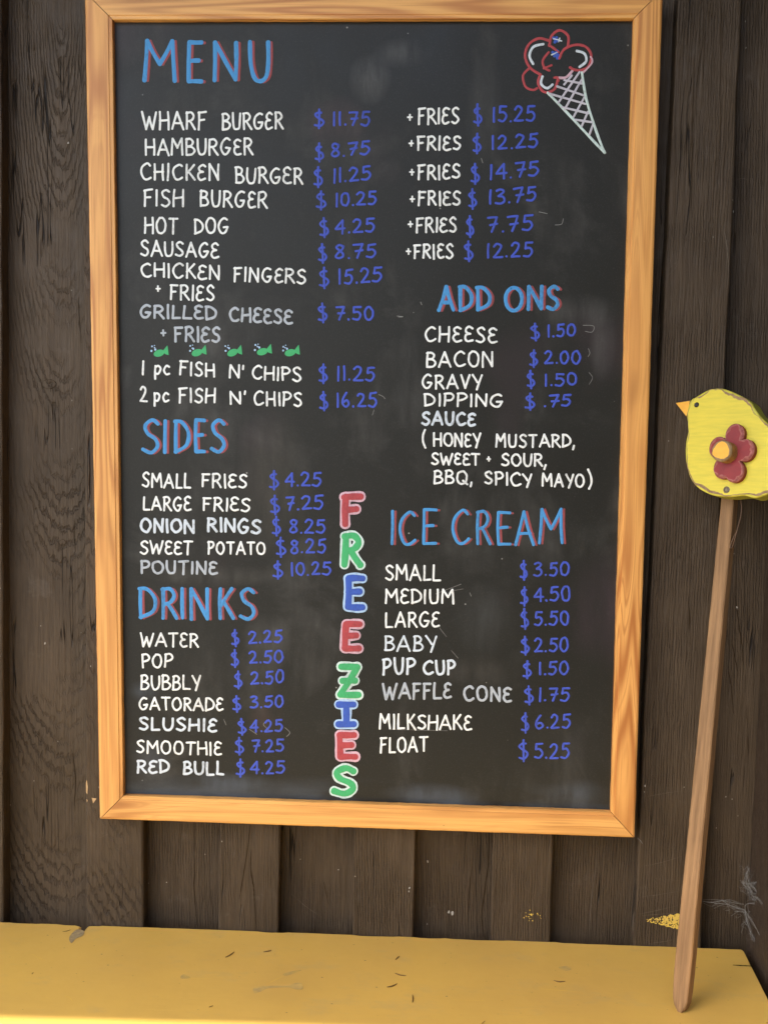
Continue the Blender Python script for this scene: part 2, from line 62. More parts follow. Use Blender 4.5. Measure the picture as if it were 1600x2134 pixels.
D['web']=[[[0.4881,0.004,0.5557],[0.4844,0.004,0.545],[0.4816,0.004,0.5343]],[[0.4754,-0.01,0.5422],[0.4838,-0.01,0.5407],[0.4937,-0.01,0.5429]],[[0.4766,-0.012,0.5414],[0.4853,-0.012,0.533],[0.4907,-0.012,0.5245],[0.4976,-0.012,0.5178]],[[0.4831,-0.035,0.5367],[0.4933,-0.035,0.5285],[0.4988,-0.035,0.5167],[0.5025,-0.035,0.5083]],[[0.498,-0.006,0.515],[0.4847,-0.006,0.5127],[0.4835,-0.006,0.5039],[0.4859,-0.006,0.4899]],[[0.4798,-0.015,0.5081],[0.4848,-0.015,0.4908],[0.4905,-0.015,0.4771],[0.495,-0.015,0.4694]],[[0.4759,-0.03,0.5151],[0.4865,-0.03,0.5],[0.4955,-0.03,0.4831],[0.5025,-0.03,0.4679]],[[0.43,0.008,0.5083],[0.4453,0.008,0.5066],[0.4587,0.008,0.5095],[0.4706,0.008,0.5073],[0.4858,0.008,0.5061]],[[0.4482,0.006,0.5065],[0.4651,0.006,0.5054],[0.4873,0.006,0.4983]],[[0.4575,0.004,0.5113],[0.4713,0.004,0.5039],[0.4816,0.004,0.5008]],[[0.4733,0.004,0.4978],[0.48,0.004,0.4981],[0.4868,0.004,0.4966]],[[0.481,-0.012,0.552],[0.4857,-0.012,0.54],[0.4917,-0.012,0.5367],[0.4955,-0.012,0.5282]],[[0.4833,-0.012,0.5399],[0.4888,-0.012,0.5297],[0.4937,-0.012,0.5299]],[[0.4821,-0.012,0.4962],[0.4877,-0.012,0.4842],[0.4898,-0.012,0.4755]],[[0.483,-0.008,0.552],[0.4819,-0.008,0.5415],[0.4881,-0.008,0.533]]]
D['thread']=[[0.3459,-0.005,0.5927],[0.3502,-0.005,0.5891],[0.3527,-0.005,0.5855]]
D['sunline']=[[-0.3776,-0.2179],[-0.0534,-0.2081]]
D['blobs']=[[-0.03,0.9081,0.0265,0.0324,[0.13,0.13,0.125],0.8],[0.0062,0.9385,0.0354,0.0177,[0.13,0.13,0.125],0.5],[-0.069,0.8581,0.0442,0.0354,[0.085,0.05,0.052],0.6],[0.1067,0.8735,0.0236,0.0767,[0.13,0.13,0.125],0.4],[0.2872,0.2886,0.0767,0.0885,[0.05,0.035,0.045],0.7],[0.222,0.6406,0.0531,0.0236,[0.13,0.13,0.125],0.5],[-0.1423,0.2345,0.0354,0.0354,[0.13,0.13,0.125],0.5],[-0.1385,0.4256,0.0531,0.1003,[0.075,0.068,0.055],0.7],[-0.2089,0.3109,0.1003,0.0153,[0.1,0.095,0.085],0.6],[0.0296,0.5342,0.0295,0.0472,[0.13,0.13,0.125],0.4],[0.0226,0.5859,0.0147,0.0354,[0.13,0.13,0.125],0.5],[-0.1889,0.0462,0.0649,0.0177,[0.1,0.125,0.16],0.6],[0.0648,0.0427,0.0708,0.0153,[0.1,0.125,0.16],0.5],[0.2434,0.0491,0.0472,0.0236,[0.1,0.125,0.16],0.45],[0.2295,0.1066,0.0649,0.0531,[0.04,0.04,0.04],0.5],[0.1242,0.2662,0.0472,0.0531,[0.07,0.075,0.075],0.5],[0.1202,0.2,0.0531,0.0236,[0.075,0.07,0.062],0.5],[-0.2988,0.1628,0.0236,0.0142,[0.1,0.125,0.16],0.5],[-0.1412,0.131,0.0295,0.0354,[0.08,0.05,0.045],0.5],[0.2548,0.6014,0.0177,0.0472,[0.13,0.13,0.125],0.4],[-0.2865,0.0769,0.0295,0.0354,[0.1,0.125,0.16],0.3]]
D['cracks']=[[0.022,1.1,[[-0.218,0.5809],[-0.2166,0.5223],[-0.2179,0.4967],[-0.215,0.4598],[-0.2129,0.4385]]],[0,1.0,[[-0.1407,0.5901],[-0.1469,0.5401],[-0.152,0.5065],[-0.1546,0.4911]]],[0,1.3,[[-0.1395,0.557],[-0.1404,0.5348],[-0.1364,0.5099],[-0.1351,0.4877],[-0.1323,0.4514]]],[0.022,0.8,[[-0.234,0.5803],[-0.2345,0.5654]]],[0.022,0.7,[[-0.2314,0.5528],[-0.2313,0.5381]]],[0.022,0.7,[[-0.1976,0.5639],[-0.1972,0.5451]]],[0.022,0.7,[[-0.195,0.492],[-0.1998,0.4676]]],[0.022,1.0,[[-0.0482,0.5076],[-0.0417,0.4796]]],[0.022,1.6,[[0.1633,0.5819],[0.1632,0.5437],[0.1594,0.5003],[0.1568,0.4688],[0.1604,0.4423]]],[0.022,1.0,[[0.1426,0.5369],[0.1398,0.5044],[0.1393,0.4717]]],[0.022,0.9,[[-0.0482,0.5078],[-0.0418,0.4778]]],[0.022,1.0,[[-0.3674,1.2513],[-0.3657,1.2277],[-0.3635,1.1951]]],[0,1.1,[[0.3748,1.5225],[0.3763,1.4399],[0.3791,1.3536]]],[0,0.7,[[0.4021,1.6069],[0.4058,1.5172],[0.4104,1.4209]]],[0,0.7,[[0.3865,1.5716],[0.379,1.517],[0.3804,1.4621]]],[0.022,0.8,[[-0.4139,1.1433],[-0.4095,1.1482],[-0.4004,1.1484],[-0.3955,1.1437],[-0.4004,1.1382],[-0.4096,1.138],[-0.4139,1.1433]]],[0.022,0.8,[[-0.3931,0.9444],[-0.3881,0.947],[-0.3844,0.9433],[-0.3882,0.9396],[-0.3931,0.9413]]],[0,1.2,[[0.3955,0.9033],[0.3996,0.8646],[0.4014,0.8377]]],[0,0.8,[[0.395,0.9656],[0.3957,0.9241]]],[0,0.8,[[0.4019,0.5217],[0.4018,0.4965],[0.4036,0.4575]]],[0.022,0.9,[[0.4796,0.7586],[0.4847,0.7156],[0.486,0.6659]]],[0.022,1.2,[[0.4591,0.8984],[0.4656,0.8622],[0.4712,0.8319],[0.4736,0.8075]]],[0.022,1.2,[[0.4729,0.8806],[0.4774,0.8382]]],[0.022,1.0,[[0.457,0.8437],[0.4644,0.8134],[0.4683,0.7951]]],[0.022,1.0,[[0.4545,0.81],[0.4599,0.7826],[0.4653,0.7458]]],[0.022,0.8,[[-0.3798,0.8817],[-0.3788,0.8444]]],[0.022,0.9,[[-0.3731,0.9743],[-0.3739,0.9559],[-0.3721,0.9313]]],[0.022,0.8,[[-0.4197,1.0283],[-0.4176,0.9855]]],[0,0.9,[[-0.346,1.043],[-0.3473,1.0191],[-0.3449,1.0071]]],[0.022,1.1,[[-0.3785,0.6742],[-0.3736,0.636],[-0.3757,0.5974]]],[0.022,1.0,[[0.4722,1.3333],[0.4751,1.299]]]]
D['wscr']=[[0,0.5,[[0.3553,0.5544],[0.3769,0.5598],[0.4034,0.5691]]],[0,0.5,[[0.3544,0.5144],[0.3787,0.5184],[0.4004,0.5233]]],[0,0.5,[[0.3545,0.4919],[0.3762,0.4976],[0.4012,0.5048]]],[0,0.6,[[0.3671,0.4537],[0.3813,0.4561],[0.3956,0.4588]]],[0,0.4,[[0.3711,0.5389],[0.4014,0.5374]]],[0,0.4,[[0.3549,0.644],[0.3764,0.6491],[0.3996,0.6534]]],[0,0.6,[[0.3563,0.4897],[0.3798,0.4928],[0.3999,0.495]]],[0,0.4,[[0.3539,0.5258],[0.3715,0.5283]]],[0.006,1.0,[[0.3529,0.539],[0.3535,0.5036],[0.3474,0.4855],[0.3487,0.4535]]],[0.022,0.4,[[-0.0902,0.4904],[-0.0711,0.4742],[-0.0498,0.4604]]],[0.022,0.4,[[-0.0808,0.4932],[-0.0594,0.4771]]],[0.022,0.6,[[0.081,0.4767],[0.0817,0.467]]],[0.022,0.7,[[-0.4473,0.4977],[-0.4452,0.4901],[-0.4418,0.4879]]],[0,0.6,[[-0.3369,0.5649],[-0.3233,0.5709]]],[0,0.3,[[0.3529,1.2925],[0.3661,1.3028],[0.3625,1.2943],[0.3543,1.2857]]],[0.012,0.3,[[0.4305,1.401],[0.44,1.4033],[0.4463,1.4023]]],[0,1.2,[[0.4182,1.3412],[0.4217,1.3261],[0.4241,1.3121],[0.4263,1.2896]]],[0.022,0.6,[[-0.3828,1.2256],[-0.3798,1.2203],[-0.3786,1.2126]]],[0.01,0.6,[[-0.4589,1.2808],[-0.4567,1.2662],[-0.4556,1.2533]]],[0.022,0.5,[[0.3015,0.5514],[0.2991,0.5226],[0.2968,0.4938],[0.295,0.4485]]],[0.022,0.5,[[0.3145,0.5268],[0.31,0.5087]]]]
D['flecks']=[[0.063,0,0.5146,1.6],[0.0625,0,0.5101,1.2],[0.1188,0.022,0.4732,3],[0.1145,0.022,0.4743,2.4],[0.0855,0.022,0.5407,1.6],[-0.3785,0.022,1.4392,1.5],[0.4351,0,0.8656,1.3],[0.4622,0.022,0.8833,1.6],[0.3641,0,1.0885,0.9],[0.4345,0.022,1.3664,1.2],[0.4399,0.022,1.5577,1.0],[0.4378,0.022,1.588,0.9],[0.3537,0,0.6584,1.3],[0.3534,0,0.6504,1.0],[0.4603,0.022,0.64,1.0],[0.4682,0.022,0.6372,1.0],[-0.4121,0.022,0.8121,1.8],[-0.3458,0,0.7892,0.9],[-0.2778,0.022,0.4976,0.8],[-0.2537,0.022,0.4998,1.0],[-0.2034,0.022,0.5393,0.8],[0.4502,0.022,0.5988,0.8],[0.4018,0,0.6583,0.8],[-0.0792,0.022,0.5376,0.8],[-0.0297,0.022,0.5254,1.0],[-0.1773,0,0.5667,1.0],[-0.0064,0,0.5271,0.9],[0.0869,0.022,0.4571,0.9]]
D['fuzz']=[[[0.486,-0.004,0.5355],0.004,26],[[0.4899,-0.008,0.5276],0.004,22],[[0.4937,-0.014,0.5219],0.003,12],[[0.4846,0.0,0.5511],0.003,14],[[0.4848,-0.004,0.4987],0.003,10],[[0.4842,-0.006,0.4871],0.002,10],[[0.4939,-0.012,0.4718],0.002,8],[[0.4651,0.008,0.5079],0.003,6]]

# ------------------------------------------------------------------ helpers
def tag(o, label=None, cat=None, group=None, kind=None):
    for k, v in (('label', label), ('category', cat), ('group', group), ('kind', kind)):
        if v: o[k] = v
    return o
def empty(name, loc=(0, 0, 0), mat=None):
    o = bpy.data.objects.new(name, None); o.empty_display_size = .05; col.objects.link(o)
    if mat is not None: o.matrix_world = mat
    else: o.location = loc
    return o
def obj(name, v, f, mats, parent=None, idx=None, smooth=False, grain=None):
    me = bpy.data.meshes.new(name); me.from_pydata([tuple(p) for p in v], [], f)
    if not isinstance(mats, (list, tuple)): mats = [mats]
    for mm_ in mats: me.materials.append(mm_)
    if idx: me.polygons.foreach_set('material_index', idx)
    if smooth: me.polygons.foreach_set('use_smooth', [True]*len(me.polygons))
    me.validate(); me.update()
    o = bpy.data.objects.new(name, me); col.objects.link(o)
    if parent: o.parent = parent
    if grain: o.color = (*grain, 1)
    return o
def fix_normals(o):
    bm = bmesh.new(); bm.from_mesh(o.data); bmesh.ops.recalc_face_normals(bm, faces=bm.faces); bm.to_mesh(o.data); bm.free()
def catmull(p, n=5, closed=False):
    if len(p) < 3: return [tuple(q) for q in p]
    out = []; N = len(p); d = len(p[0])
    for i in range(N if closed else N-1):
        if closed: a, b, c, e = p[i-1], p[i], p[(i+1) % N], p[(i+2) % N]
        else: a, b, c, e = p[max(i-1, 0)], p[i], p[i+1], p[min(i+2, N-1)]
        for k in range(n):
            t = k/n
            out.append(tuple(.5*(2*b[j]+(c[j]-a[j])*t+(2*a[j]-5*b[j]+4*c[j]-e[j])*t*t+(3*b[j]-a[j]-3*c[j]+e[j])*t**3) for j in range(d)))
    if not closed: out.append(tuple(p[-1]))
    return out
def tube(pts, r, sides=6, v=None, f=None):
    v = [] if v is None else v; f = [] if f is None else f
    P = [Vector(p) for p in pts]; base = len(v)
    for i, p in enumerate(P):
        d = (P[min(i+1, len(P)-1)]-P[max(i-1, 0)]).normalized()
        a = d.orthogonal().normalized(); b = d.cross(a)
        rr = r[i] if isinstance(r, list) else r
        for k in range(sides):
            t = 2*math.pi*k/sides; v.append(p+(a*math.cos(t)+b*math.sin(t))*rr)
    for i in range(len(P)-1):
        for k in range(sides):
            q = base+i*sides
            f.append((q+k, q+(k+1) % sides, q+sides+(k+1) % sides, q+sides+k))
    f.append(tuple(base+k for k in range(sides))[::-1]); f.append(tuple(base+(len(P)-1)*sides+k for k in range(sides)))
    return v, f

# ------------------------------------------------------------------ materials
class NT:
    def __init__(s, name):
        s.m = bpy.data.materials.new(name); s.m.use_nodes = True; s.t = s.m.node_tree
        s.b = s.t.nodes['Principled BSDF']
    def n(s, typ, **kw):
        nd = s.t.nodes.new(typ)
        for k, v in kw.items():
            if k in nd.inputs.keys(): s.set(nd, k, v)
            else: setattr(nd, k, v)
        return nd
    def set(s, nd, k, v):
        if isinstance(v, bpy.types.NodeSocket): s.t.links.new(v, nd.inputs[k])
        else: nd.inputs[k].default_value = v
    def coord(s, scale=(1, 1, 1), grain=True):
        tc = s.n('ShaderNodeTexCoord'); out = tc.outputs['Object']
        if grain:
            oi = s.n('ShaderNodeObjectInfo')
            va = s.n('ShaderNodeVectorMath', operation='ADD'); s.set(va, 0, out); s.set(va, 1, oi.outputs['Color']); vb = s.n('ShaderNodeVectorMath', operation='SUBTRACT'); s.set(vb, 0, va.outputs[0]); s.set(vb, 1, (30, 30, 30)); out = vb.outputs[0]
        vm = s.n('ShaderNodeVectorMath', operation='MULTIPLY'); s.set(vm, 0, out); s.set(vm, 1, scale)
        return vm.outputs[0]
    def noise(s, vec, scale, detail=3, rough=.5, dist=0):
        return s.n('ShaderNodeTexNoise', Vector=vec, Scale=scale, Detail=detail, Roughness=rough, Distortion=dist).outputs['Fac']
    def ramp(s, fac, stops):
        r = s.n('ShaderNodeValToRGB'); e = r.color_ramp.elements
        while len(e) < len(stops): e.new(.5)
        for i, (p, c) in enumerate(stops):
            e[i].position = p; e[i].color = (c, c, c, 1) if not isinstance(c, tuple) else (*c, 1)
        s.set(r, 'Fac', fac); return r.outputs['Color']
    def mr(s, v, a, b, c=0., d=1.):
        r = s.n('ShaderNodeMapRange'); s.set(r, 0, v); s.set(r, 1, a); s.set(r, 2, b); s.set(r, 3, c); s.set(r, 4, d); return r.outputs[0]
    def math(s, op, a, b=0.):
        r = s.n('ShaderNodeMath', operation=op); s.set(r, 0, a); s.set(r, 1, b); return r.outputs[0]
    def mix(s, fac, a, b, blend='MIX'):
        r = s.n('ShaderNodeMix', data_type='RGBA', blend_type=blend)
        s.set(r, 0, fac)
        for i, v in ((6, a), (7, b)):
            if isinstance(v, tuple): v = (*v, 1)
            s.set(r, i, v)
        return r.outputs[2]
    def bump(s, h, strength=.5, dist=.001):
        b = s.n('ShaderNodeBump', Height=h, Strength=strength, Distance=dist); s.set(s.b, 'Normal', b.outputs[0])
    def base(s, c, rough=.5, spec=.5):
        s.set(s.b, 'Base Color', (*c, 1) if isinstance(c, tuple) else c); s.set(s.b, 'Roughness', rough)
        s.set(s.b, 'Specular IOR Level', spec)

def brown_wood(name, c0, c1, ring=1.0, rough=.5):
    t = NT(name)
    g = t.coord((1, 1, .16)); raw = t.coord()
    warp = t.noise(t.coord((1, 1, .5)), 9, 2)
    fib = t.noise(t.coord((1, 1, .045)), 330, 4, .65)
    wv = t.n('ShaderNodeTexWave', wave_type='RINGS', rings_direction='Y', wave_profile='SIN', Vector=g, Scale=92., Distortion=6.5, Detail=5.)
    t.set(wv, 'Detail Scale', 2.2); t.set(wv, 'Detail Roughness', .65)
    lines = t.mr(wv.outputs['Fac'], .30, .02)
    lm = t.mr(t.noise(raw, 9, 3), .42, .62)
    lines = t.math('MULTIPLY', lines, lm)
    cr = t.noise(t.coord((1, 1, .05)), 42, 3, .55)
    crack = t.mr(t.math('ABSOLUTE', t.math('SUBTRACT', cr, .5)), .011, .003)
    crack = t.math('MULTIPLY', crack, t.mr(t.noise(t.coord((1, 1, .5)), 16, 2), .57, .64))
    lump = t.noise(t.coord((1, 1, .6)), 60, 4, .6)
    h = t.math('ADD', t.math('MULTIPLY', fib, .55), t.math('MULTIPLY', lump, .55))
    h = t.math('SUBTRACT', h, t.math('MULTIPLY', lines, .42*ring))
    h = t.math('SUBTRACT', h, t.math('MULTIPLY', crack, 1.6))
    t.bump(h, 1., .0024)
    c = t.mix(t.mr(t.noise(t.coord((1, 1, .35)), 14, 5, .6), .3, .7), c0, c1)
    c = t.mix(t.math('MULTIPLY', t.mr(fib, .60, .38), .34), c, (c0[0]*.45, c0[1]*.45, c0[2]*.45))
    c = t.mix(t.math('MULTIPLY', lines, .36*ring), c, (.012, .008, .006))
    c = t.mix(t.math('MULTIPLY', crack, .9), c, (.006, .004, .003))
    vo = t.n('ShaderNodeTexVoronoi', Vector=raw, Scale=95.)
    dot = t.math('MULTIPLY', t.mr(vo.outputs['Distance'], .11, .05), t.mr(t.n('ShaderNodeSeparateColor', Color=vo.outputs['Color']).outputs[0], .955, .97))
    c = t.mix(t.math('MULTIPLY', dot, .6), c, (.34, .31, .26))
    dust = t.mr(t.noise(raw, 30, 5, .7), .60, .78)
    c = t.mix(t.math('MULTIPLY', dust, .16), c, (.22, .2, .18))
    t.base(c, t.mr(lump, .3, .7, rough-.08, rough+.12), .28); return t.m
BROWN = brown_wood('brown_painted_wood', (.052, .0355, .0205), (.087, .061, .037))
BROWN_SIDE = brown_wood('brown_painted_smooth', (.05, .034, .023), (.062, .043, .029), .3)

def pine(name, axis, cl, cm, cd):
    t = NT(name)
    s = (.055, 1, 1) if axis == 'x' else (1, 1, .055)
    s2 = (.02, 1, 1) if axis == 'x' else (1, 1, .02)
    n1 = t.noise(t.coord(s), 22, 2, .5, .2)
    w = t.math('SINE', t.math('MULTIPLY', n1, 75.)); w = t.mr(w, -1., 1.)
    w = t.math('POWER', w, 1.6)
    w2 = t.mr(t.math('SINE', t.math('MULTIPLY', n1, 260.)), .2, 1.); w = t.math('MAXIMUM', w, t.math('MULTIPLY', w2, t.mr(t.noise(t.coord(s), 30, 2), .45, .65, 0., .7)))
    amt = t.mr(t.noise(t.coord((.5, .5, .5)), 5, 2), .38, .66)
    c = t.mix(t.math('MULTIPLY', w, t.mr(amt, 0., 1., .38, 1.)), cl, cm)
    big = t.mr(t.noise(t.coord(tuple(min(1, q*4) for q in s)), 13, 3, .55), .54, .70)
    c = t.mix(t.math('MULTIPLY', big, t.mr(w, 0., 1., .35, .9)), c, cd)
    fib = t.noise(t.coord(s2), 500, 3, .6)
    c = t.mix(t.math('MULTIPLY', t.mr(fib, .5, .72), .45), c, cm)
    vo = t.n('ShaderNodeTexVoronoi', Vector=t.coord(), Scale=60.)
    dot = t.math('MULTIPLY', t.mr(vo.outputs['Distance'], .07, .03), t.mr(t.n('ShaderNodeSeparateColor', Color=vo.outputs['Color']).outputs[0], .93, .95))
    c = t.mix(t.math('MULTIPLY', dot, .8), c, (.16, .07, .025))
    t.bump(t.math('ADD', fib, t.math('MULTIPLY', w, .3)), .18, .0005)
    t.base(c, .42, .45); return t.m
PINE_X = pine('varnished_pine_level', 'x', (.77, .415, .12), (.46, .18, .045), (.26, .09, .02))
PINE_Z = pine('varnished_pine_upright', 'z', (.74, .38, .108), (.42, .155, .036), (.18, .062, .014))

YP_ = -.012
def panel_mat():
    t = NT('black_chalkboard'); p = t.coord(grain=False)
    n = t.noise(p, 7, 6, .62, .4); st = t.noise(t.coord((1, 1, .22), False), 34, 5, .65)
    sm = t.math('MULTIPLY', t.mr(n, .52, .74), t.mr(st, .35, .75))
    c = t.mix(sm, (.0155, .0158, .013), (.085, .084, .078))
    pu = t.mr(t.noise(p, 4.3, 3, .5), .60, .74); c = t.mix(t.math('MULTIPLY', pu, .35), c, (.07, .045, .055))
    for (bx_, bz_, rx, rz, cc_, am) in D['blobs']:
        v1 = t.n('ShaderNodeVectorMath', operation='SUBTRACT'); t.set(v1, 0, p); t.set(v1, 1, (bx_, YP_, bz_))
        v2 = t.n('ShaderNodeVectorMath', operation='MULTIPLY'); t.set(v2, 0, v1.outputs[0]); t.set(v2, 1, (1/rx, 0, 1/rz))
        ln = t.n('ShaderNodeVectorMath', operation='LENGTH'); t.set(ln, 0, v2.outputs[0])
        k = t.math('MULTIPLY', t.mr(t.math('ADD', ln.outputs['Value'], t.math('MULTIPLY', n, .8)), 1.35, .5), t.mr(st, .30, .70))
        c = t.mix(t.math('MULTIPLY', k, am), c, tuple(cc_))
    vo = t.n('ShaderNodeTexVoronoi', Vector=p, Scale=70.)
    dot = t.math('MULTIPLY', t.mr(vo.outputs['Distance'], .09, .04), t.mr(t.n('ShaderNodeSeparateColor', Color=vo.outputs['Color']).outputs[0], .955, .97))
    c = t.mix(t.math('MULTIPLY', dot, .6), c, (.5, .5, .48))
    z = t.n('ShaderNodeSeparateXYZ', Vector=p).outputs[2]
    edge = t.math('MULTIPLY', t.mr(z, .062, .022), t.mr(t.noise(t.coord((.3, 1, 1), False), 30, 4), .40, .68))
    c = t.mix(t.math('MULTIPLY', edge, .55), c, (.11, .14, .18))
    fine = t.noise(p, 600, 2)
    c = t.mix(t.math('MULTIPLY', t.mr(fine, .55, .8), .10), c, (.16, .16, .15))
    t.bump(fine, .08, .0003); t.base(c, t.mr(n, .3, .7, .36, .5), .3); return t.m
PANEL = panel_mat()
def paint(name, c, streak=.25, cov=(.03, .03, .03)):
    t = NT(name); s = t.noise(t.coord((1, 1, .6), False), 420, 3, .65); s2 = t.noise(t.coord((1, 1, .3), False), 45, 3)
    k = t.math('MULTIPLY', t.mr(t.math('ADD', t.math('MULTIPLY', s, .5), t.math('MULTIPLY', s2, .5)), .5, .72), streak)
    t.base(t.mix(k, c, cov), .6, .3); return t.m
INK = dict(white=paint('white_marker', (.82, .86, .85), .45), grey=paint('faded_grey_marker', (.43, .48, .53), .6), ice=paint('bluish_white_marker', (.62, .70, .77), .55),
    blue=paint('blue_marker', (.055, .095, .52), .45), sky=paint('sky_blue_marker', (.065, .29, .62), .5), rust=paint('red_edging_marker', (.30, .07, .075), .5),
    red=paint('red_marker', (.42, .065, .075), .4), green=paint('green_marker', (.06, .42, .16), .3), cobalt=paint('cobalt_marker', (.045, .11, .48), .35),
    pink=paint('pink_outline_marker', (.62, .42, .50), .45), mint=paint('mint_outline_marker', (.58, .72, .69), .5), pale=paint('pale_blue_outline_marker', (.40, .58, .80), .4), lilac=paint('lilac_marker', (.54, .53, .60), .5),
    scratch=paint('chalk_scratch', (.20, .20, .19), .8))

def simple(name, c, rough=.5, spec=.4, c2=None, sc=40, bump=0., stretch=(1, 1, 1)):
    t = NT(name)
    v = t.coord(stretch); n = t.noise(v, sc, 4, .6)
    t.base(t.mix(t.mr(n, .32, .68), c, c2 or tuple(q*.8 for q in c)), rough, spec)
    if bump: t.bump(n, .5, bump)
    return t.m
def bench_mat():
    t = NT('yellow_bench_paint'); p = t.coord()
    c = t.mix(t.mr(t.noise(p, 6, 4, .6), .3, .7), (.585, .365, .085), (.67, .425, .09))
    c = t.mix(t.math('MULTIPLY', t.mr(t.noise(t.coord((.5, 1, 1)), 23, 6, .75), .54, .74), .42), c, (.44, .33, .15))
    for sc, a, b, am in ((62., .10, .05, .85), (120., .13, .06, .6)):
        vo = t.n('ShaderNodeTexVoronoi', Vector=t.coord((1, 1.6, 1)), Scale=sc)
        dot = t.math('MULTIPLY', t.mr(vo.outputs['Distance'], a, b), t.mr(t.n('ShaderNodeSeparateColor', Color=vo.outputs['Color']).outputs[0], .86, .92))
        c = t.mix(t.math('MULTIPLY', dot, am), c, (.10, .055, .012))
    g = t.noise(t.coord((.06, 1, 1)), 240, 3, .6)
    t.bump(t.math('ADD', t.math('MULTIPLY', g, .5), t.noise(p, 45, 3)), .28, .0012)
    t.base(c, t.mr(t.noise(p, 30, 4), .3, .7, .30, .50), .5); return t.m
YELLOW = bench_mat()
BIRD_Y = simple('yellow_green_paint', (.63, .52, .04), .5, .4, (.52, .45, .035), 90, .00012, (.5, 1, 4))
BIRD_EDGE = simple('yellow_edge_paint', (.66, .60, .07), .5, .4, (.45, .42, .06), 60)
BIRD_BACK = simple('olive_side_paint', (.24, .25, .03), .55, .4, (.34, .33, .04), 70)
WORN = simple('worn_brown_edge', (.20, .125, .065), .7, .3, (.30, .20, .10), 200)
ORANGE = simple('orange_paint', (.82, .43, .04), .5, .4, (.70, .34, .03), 80)
PETAL = simple('red_petal_paint', (.24, .024, .026), .5, .3, (.19, .02, .024), 90)
PETAL_WORN = simple('worn_pink_red', (.36, .13, .11), .65, .3, (.20, .045, .04), 260)
GOLD = simple('worn_gold_side', (.42, .22, .05), .6, .3, (.20, .10, .04), 170)
BLACK = simple('black_paint', (.01, .01, .01), .4)
METAL = simple('dull_screw_metal', (.20, .16, .09), .45, .5, (.08, .06, .03), 300)
STAKE = simple('tan_stake_wood', (.30, .175, .08), .65, .3, (.15, .083, .036), 210, .0015, (1, 1, .05))
WIRE = simple('brown_wire', (.08, .04, .016), .5, .4)
WEB = simple('dusty_web', (.27, .27, .255), .8, .2, (.18, .18, .17), 200)
NEEDLE = simple('dry_needle_brown', (.13, .07, .02), .7, .3, (.2, .11, .03), 200)
CHIPPED = simple('chipped_grey_wood', (.40, .30, .14), .8, .2, (.22, .17, .10), 160, .001)
DARK = simple('dark_crack', (.03, .018, .007), .9, .1)
SCUFF = simple('brown_scuff', (.38, .26, .10), .7, .3, (.62, .42, .11), 120, 0, (.6, 1, 1))
PALE = simple('pale_scratch', (.74, .52, .12), .6, .3, (.66, .44, .09), 200)
YCHIP = simple('yellow_chip', (.74, .52, .08), .6, .3, (.66, .48, .12), 200)
BARE = simple('bare_wood_chip', (.52, .36, .19), .7, .3, (.4, .27, .13), 200)
WALLSCR = simple('grey_rub_mark', (.15, .125, .095), .7, .3, (.10, .08, .06), 200)
GROUND = simple('pale_gravel', (.25, .225, .18), .9, .2, (.19, .17, .135), 25, .004)

# ------------------------------------------------------------------ ground
obj('ground', [(-150, -150, 0), (150, -150, 0), (150, 150, 0), (-150, 150, 0)], [(0, 1, 2, 3)], GROUND)
tag(bpy.data.objects['ground'], kind='structure')

# ------------------------------------------------------------------ walls
def plank(name, lo, hi, z0, z1, y0, y1, parent, mat, seed, edge=.0008, bev=.0022, axis='x', grain=None, nseg=90):
    """upright plank; lo/hi = (at z=0, at z=2.4) of its two edges, front face at y0, back at y1"""
    R = random.Random(seed); v = []; f = []
    ja = [R.uniform(-1, 1) for _ in range(nseg+1)]; jb = [R.uniform(-1, 1) for _ in range(nseg+1)]
    s = 1 if y1 > y0 else -1
    for i in range(nseg+1):
        z = z0+(z1-z0)*i/nseg; u = z/2.4
        sm = lambda j: (j[max(i-1, 0)]+2*j[i]+j[min(i+1, nseg)])/4
        a = lo[0]+(lo[1]-lo[0])*u+sm(ja)*edge; b = hi[0]+(hi[1]-hi[0])*u+sm(jb)*edge
        ba = bev*(1+.5*sm(jb)); bb = bev*(1+.5*sm(ja))
        prof = [(a, y1), (a, y0+s*ba), (a+ba*.35, y0+s*ba*.35), (a+ba, y0), ((a+b)/2, y0), (b-bb, y0), (b-bb*.35, y0+s*bb*.35), (b, y0+s*bb), (b, y1)]
        for (p, y) in prof:
            v.append((p, y, z) if axis == 'x' else (y, p, z))
    n = 9
    for i in range(nseg):
        for k in range(n):
            q = i*n; f.append((q+k, q+(k+1) % n, q+n+(k+1) % n, q+n+k))
    f.append(tuple(range(n))[::-1]); f.append(tuple(nseg*n+k for k in range(n)))
    o = obj(name, v, f, mat, parent, grain=grain or (R.uniform(0, 30), R.uniform(0, 30), R.uniform(0, 30)))
    fix_normals(o); return o
wall = tag(empty('timber_wall'), 'dark brown board and batten wall behind the menu board and bench', 'wall')
SL = D['sunline']; EDGE = Vector((*SL[0], .45)); EDGE2 = Vector((*SL[1], .45))
ZT = 2.35
bats = D['battens']
step = .172
bats = [[[bats[0][0][0]-step*k-(0.076*0), bats[0][0][1]-step*k], [bats[0][1][0]-step*k, bats[0][1][1]-step*k]] for k in (4, 3, 2, 1)]+bats
for i, (a, b) in enumerate(bats):
    plank('batten', a, b, 0, ZT, 0, .0215, wall, BROWN, 100+i, edge=.0011)
mids = [[(b[0][0]+b[1][0])/2, (b[0][1]+b[1][1])/2] for b in bats]
SX = D['side'][0][0]
